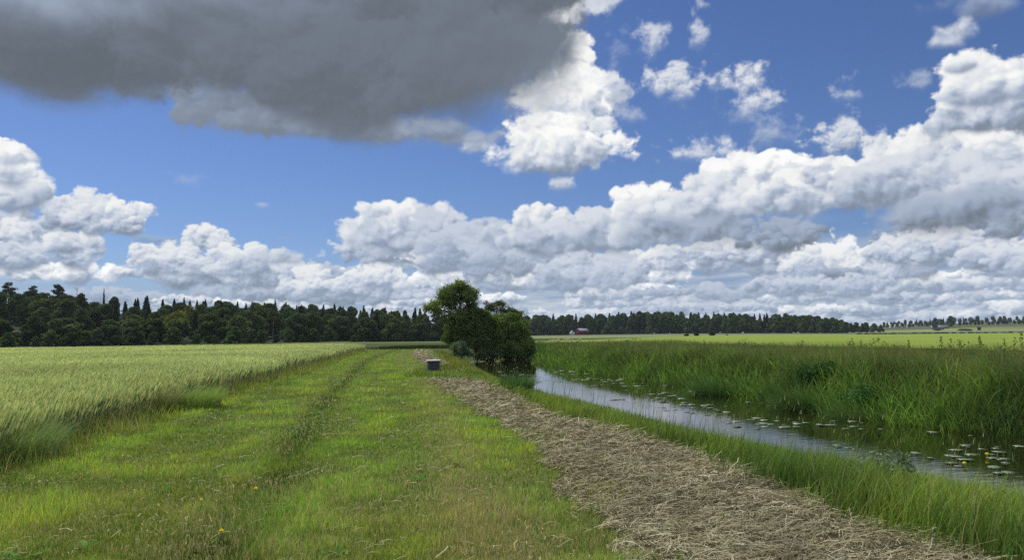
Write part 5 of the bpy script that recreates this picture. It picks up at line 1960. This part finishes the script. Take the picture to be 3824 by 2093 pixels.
def pads():
    rg = random.Random(9)
    me = []
    for k in range(3):
        n = 22
        V, F = [(0, 0, 0.008)], []
        for i in range(n + 1):
            a = 0.16 + (2 * math.pi - 0.32) * i / n
            r = 1 + 0.04 * math.sin(3 * a + k)
            V.append((math.cos(a) * r * 1.15, math.sin(a) * r, 0.012 + 0.05 * (rg.random() - 0.3)))
        b = len(V)
        V += [(x, y, z - 0.03) for (x, y, z) in V]
        for i in range(1, n + 1):
            F.append((0, i, i + 1))
            F.append((b, b + i + 1, b + i))
            F.append((i, b + i, b + i + 1, i + 1))
        m = MB()
        c = ((.16, .215, .12), (.19, .235, .13), (.13, .19, .09))[k]
        m.add(V, F, c)
        me.append(m.build("lily_pad", M_PADS))
    used = [False] * 3
    cnt = 0
    tries = 0
    while cnt < 285 and tries < 20000:
        tries += 1
        y = 9.5 + 46 * rg.random() ** 1.5
        l, r = float(river_l(y)), float(river_r(y))
        u = rg.random()
        u = 0.28 + 0.68 * u if y < 40 else 0.1 + 0.85 * u
        x = l + (r - l) * u
        nz = float(fbm(np.array([x * 0.45]), np.array([y * 0.3]), 3, .5, 515)[0])
        if nz < 0.0:
            continue
        s = rg.uniform(0.045, 0.115) * (1 + y / 80)
        k = cnt % 3
        if used[k]:
            o = me[k].copy()
            COL.objects.link(o)
        else:
            o = me[k]
            used[k] = True
        o.location = (x, y, WATER_Z + 0.006 + 0.004 * (cnt % 5))
        o.rotation_euler = (rg.uniform(-.05, .05), rg.uniform(-.05, .05), rg.random() * 6.28)
        o.scale = (s, s, 0.14)
        where = "on dark water by the reeds" if u > 0.62 else "out on open water"
        dist = "close by" if y < 16 else ("midway along" if y < 30 else "far along")
        tag(o, "flat green lily pad %s, %s the river" % (where, dist), "lily pad", "lily pads on the river")
        cnt += 1


def pad_mat():
    m, N, out = mat_new("lily_pad")
    c = N.new('ShaderNodeAttribute', attribute_name='Col').outputs['Color']
    r = N.new('ShaderNodeObjectInfo').outputs['Random']
    p = N.new('ShaderNodeBsdfPrincipled')
    N.put(p.inputs['Base Color'], N.vm('SCALE', c, scale=N.lin(r, 0, 1, 0.75, 1.3)))
    p.inputs['Roughness'].default_value = 0.32
    p.inputs['Specular IOR Level'].default_value = 0.5
    N.put(out.inputs[0], p.outputs[0])
    return m


M_PADS = pad_mat()
M_YELLOW = leaf_mat("yellow_petals", 0.2)
M_BROAD = leaf_mat("broad_leaves", 0.25)


def dandelion(x, y, h, label, s=1.0):
    root = empty("dandelion", (x, y, gz(x, y)))
    tag(root, label, "flower", "yellow dandelions in the mown grass")
    m = MB()
    m.tube([(0, 0, 0), (0.012, 0, h * 0.6), (0.01, 0.01, h)], [0.0025, 0.0022, 0.002], 6, (.22, .28, .09))
    m.build("stem", M_BLADE, root)
    m = MB()
    for ring in range(3):
        for k in range(16):
            a = k * 2 * math.pi / 16 + ring * 0.2
            r1, z1 = s * (0.024 - 0.006 * ring), h + 0.006 * ring
            ca, sa = math.cos(a), math.sin(a)
            w = 0.004 * s
            m.face([(0.01 - sa * w * .5, 0.01 + ca * w * .5, z1 - .004), (0.01 + sa * w * .5, 0.01 - ca * w * .5, z1 - .004), (0.01 + ca * r1 + sa * w, .01 + sa * r1 - ca * w, z1 + .008), (0.01 + ca * r1 - sa * w, .01 + sa * r1 + ca * w, z1 + .008)], (.92, .80, .03))
    m.build("flower_head", M_YELLOW, root)
    m = MB()
    for k in range(6):
        a = k * 1.05
        ca, sa = math.cos(a), math.sin(a)
        m.add([(0, 0, .01), (ca * .05 - sa * .012, sa * .05 + ca * .012, .03), (ca * .12, sa * .12, .015), (ca * .05 + sa * .012, sa * .05 - ca * .012, .03)], [(0, 1, 2, 3)], (.12, .22, .05))
    m.build("leaf_rosette", M_BROAD, root)


def dock(x, y, s, label, seed):
    rg = random.Random(seed)
    m = MB()
    for k in range(rg.randint(5, 7)):
        a = rg.random() * 6.28
        ca, sa = math.cos(a), math.sin(a)
        ln, wd, up = s * rg.uniform(.7, 1.2), s * rg.uniform(.22, .34), rg.uniform(.25, .7)
        rows = []
        for j in range(7):
            t = j / 6
            w = wd * math.sin(math.pi * min(1, t * 0.95 + 0.05)) ** 0.7 * 0.5
            r = ln * t * math.cos(up * (1 - t * 0.7))
            z = ln * (math.sin(up) * t - 0.35 * t * t * up) + 0.015
            wave = 0.03 * s * math.sin(j * 2.2 + k)
            rows.append([(ca * r - sa * w, sa * r + ca * w, z + wave + w * .25), (ca * r, sa * r, z), (ca * r + sa * w, sa * r - ca * w, z - wave + w * .25)])
        c = rg.choice([(.13, .25, .05), (.10, .21, .045), (.16, .29, .06)])
        for j in range(6):
            for q in (0, 1):
                m.face([rows[j][q], rows[j][q + 1], rows[j + 1][q + 1], rows[j + 1][q]], c)
    o = m.build("broadleaf_weed", M_BROAD)
    o.location = (x, y, gz(x, y))
    tag(o, label, "weed", "broad-leaved weeds in the mown strip")


def small_plants():
    dandelion(-2.44, 7.5, 0.16, "yellow dandelion standing tallest beside the wheel track", 0.8)
    dandelion(-2.85, 7.25, 0.11, "small yellow dandelion left of the tallest one", 0.65)
    dandelion(-2.3, 6.25, 0.09, "yellow dandelion lying low, nearest to the bottom edge", 0.75)
    dock(-3.6, 5.85, 0.17, "big bright green broadleaf weed in the lower left corner", 1)
    dock(-3.25, 6.1, 0.13, "broadleaf weed just right of the corner one", 2)
    dock(-0.67, 9.77, 0.17, "dark broadleaf weed in the dry streak of the strip", 3)
    dock(-1.05, 8.9, 0.13, "broadleaf weed left of the one in the dry streak", 4)
    dock(-2.1, 7.1, 0.16, "broadleaf weed beside the tallest dandelion", 5)
    dock(-1.3, 5.9, 0.12, "broadleaf weed low in the middle of the mown strip", 6)
    dock(0.1, 7.6, 0.13, "broadleaf weed close to the hay swath", 7)
    dock(-3.6, 8.2, 0.13, "broadleaf weed on the left half of the strip, farther up", 8)
    # yellow water lily flowers
    for i, (x, y, lab) in enumerate(((9.0, 15.2, "small yellow water lily flower above the pads, farther from the bank"), (8.0, 14.2, "small yellow water lily flower nearer to the bank grass"))):
        m = MB()
        m.lathe([(0.001, -0.06), (0.006, -0.05), (0.006, 0.03), (0.028, 0.045), (0.034, 0.065), (0.02, 0.075), (0.001, 0.068)], 12, (.85, .70, .04))
        o = m.build("water_lily", M_YELLOW, None, True)
        o.location = (x, y, WATER_Z + 0.02)
        tag(o, lab, "flower", "yellow water lily flowers")
    # creamy meadowsweet heads in the far grass
    for i, (x, y, lab) in enumerate(((5.9, 78, "creamy white meadowsweet clump in the far bank grass, right one"), (4.6, 80, "fainter creamy meadowsweet clump near the willow bush"))):
        TR.seed(600 + i)
        root = empty("meadowsweet", (x, y, gz(x, y)))
        st = MB()
        P = []
        for k in range(14):
            px, py, h = TR.uniform(-.9, .9), TR.uniform(-.4, .4), TR.uniform(.85, 1.1)
            st.tube([(px, py, 0), (px, py, h)], [0.01, 0.006], 4, (.12, .16, .05))
            P += [(px + TR.randn() * .07, py + TR.randn() * .07, h + TR.rand() * .08) for _ in range(16)]
        P = np.array(P)
        st.build("stem", M_BLADE, root)
        V, L, S, C = leaf_cards(P, np.tile((0, 0, 1.0), (len(P), 1)), 0.085 * np.ones(len(P)), np.tile(np.array((.62, .60, .42)), (len(P), 1)), 0.8, 0.9)
        mesh_np("flower_head", V, L, S, M_YELLOW, C, root)
        tag(root, lab, "flower", "meadowsweet on the far bank")


culvert()
barns()
hut()
boulder(-110.9, 203, 1.1, 0.8, 0.65, "grey boulder at the wood's edge, left and flatter of the pair", 3)
boulder(-108.6, 203, 1.0, 0.9, 0.9, "grey boulder at the wood's edge, right and taller of the pair", 8)
field_bushes()
tufts()
weeds()
pads()
small_plants()

# ---------------------------------------------------------------- air between the viewer and the far woods
def haze():
    mb = MB()
    mb.box(-1500, 1500, -80, 1500, -4.0, 48.0)
    m = bpy.data.materials.new("air")
    m.use_nodes = True
    m.node_tree.nodes.clear()
    N = Nodes(m.node_tree)
    out = N.new('ShaderNodeOutputMaterial')
    v = N.new('ShaderNodeVolumePrincipled')
    v.inputs['Color'].default_value = (0.70, 0.86, 1.0, 1)
    v.inputs['Density'].default_value = 0.00008
    v.inputs['Anisotropy'].default_value = 0.2
    N.put(out.inputs['Volume'], v.outputs[0])
    o = mb.build("haze", m)
    tag(o, kind='stuff')


haze()
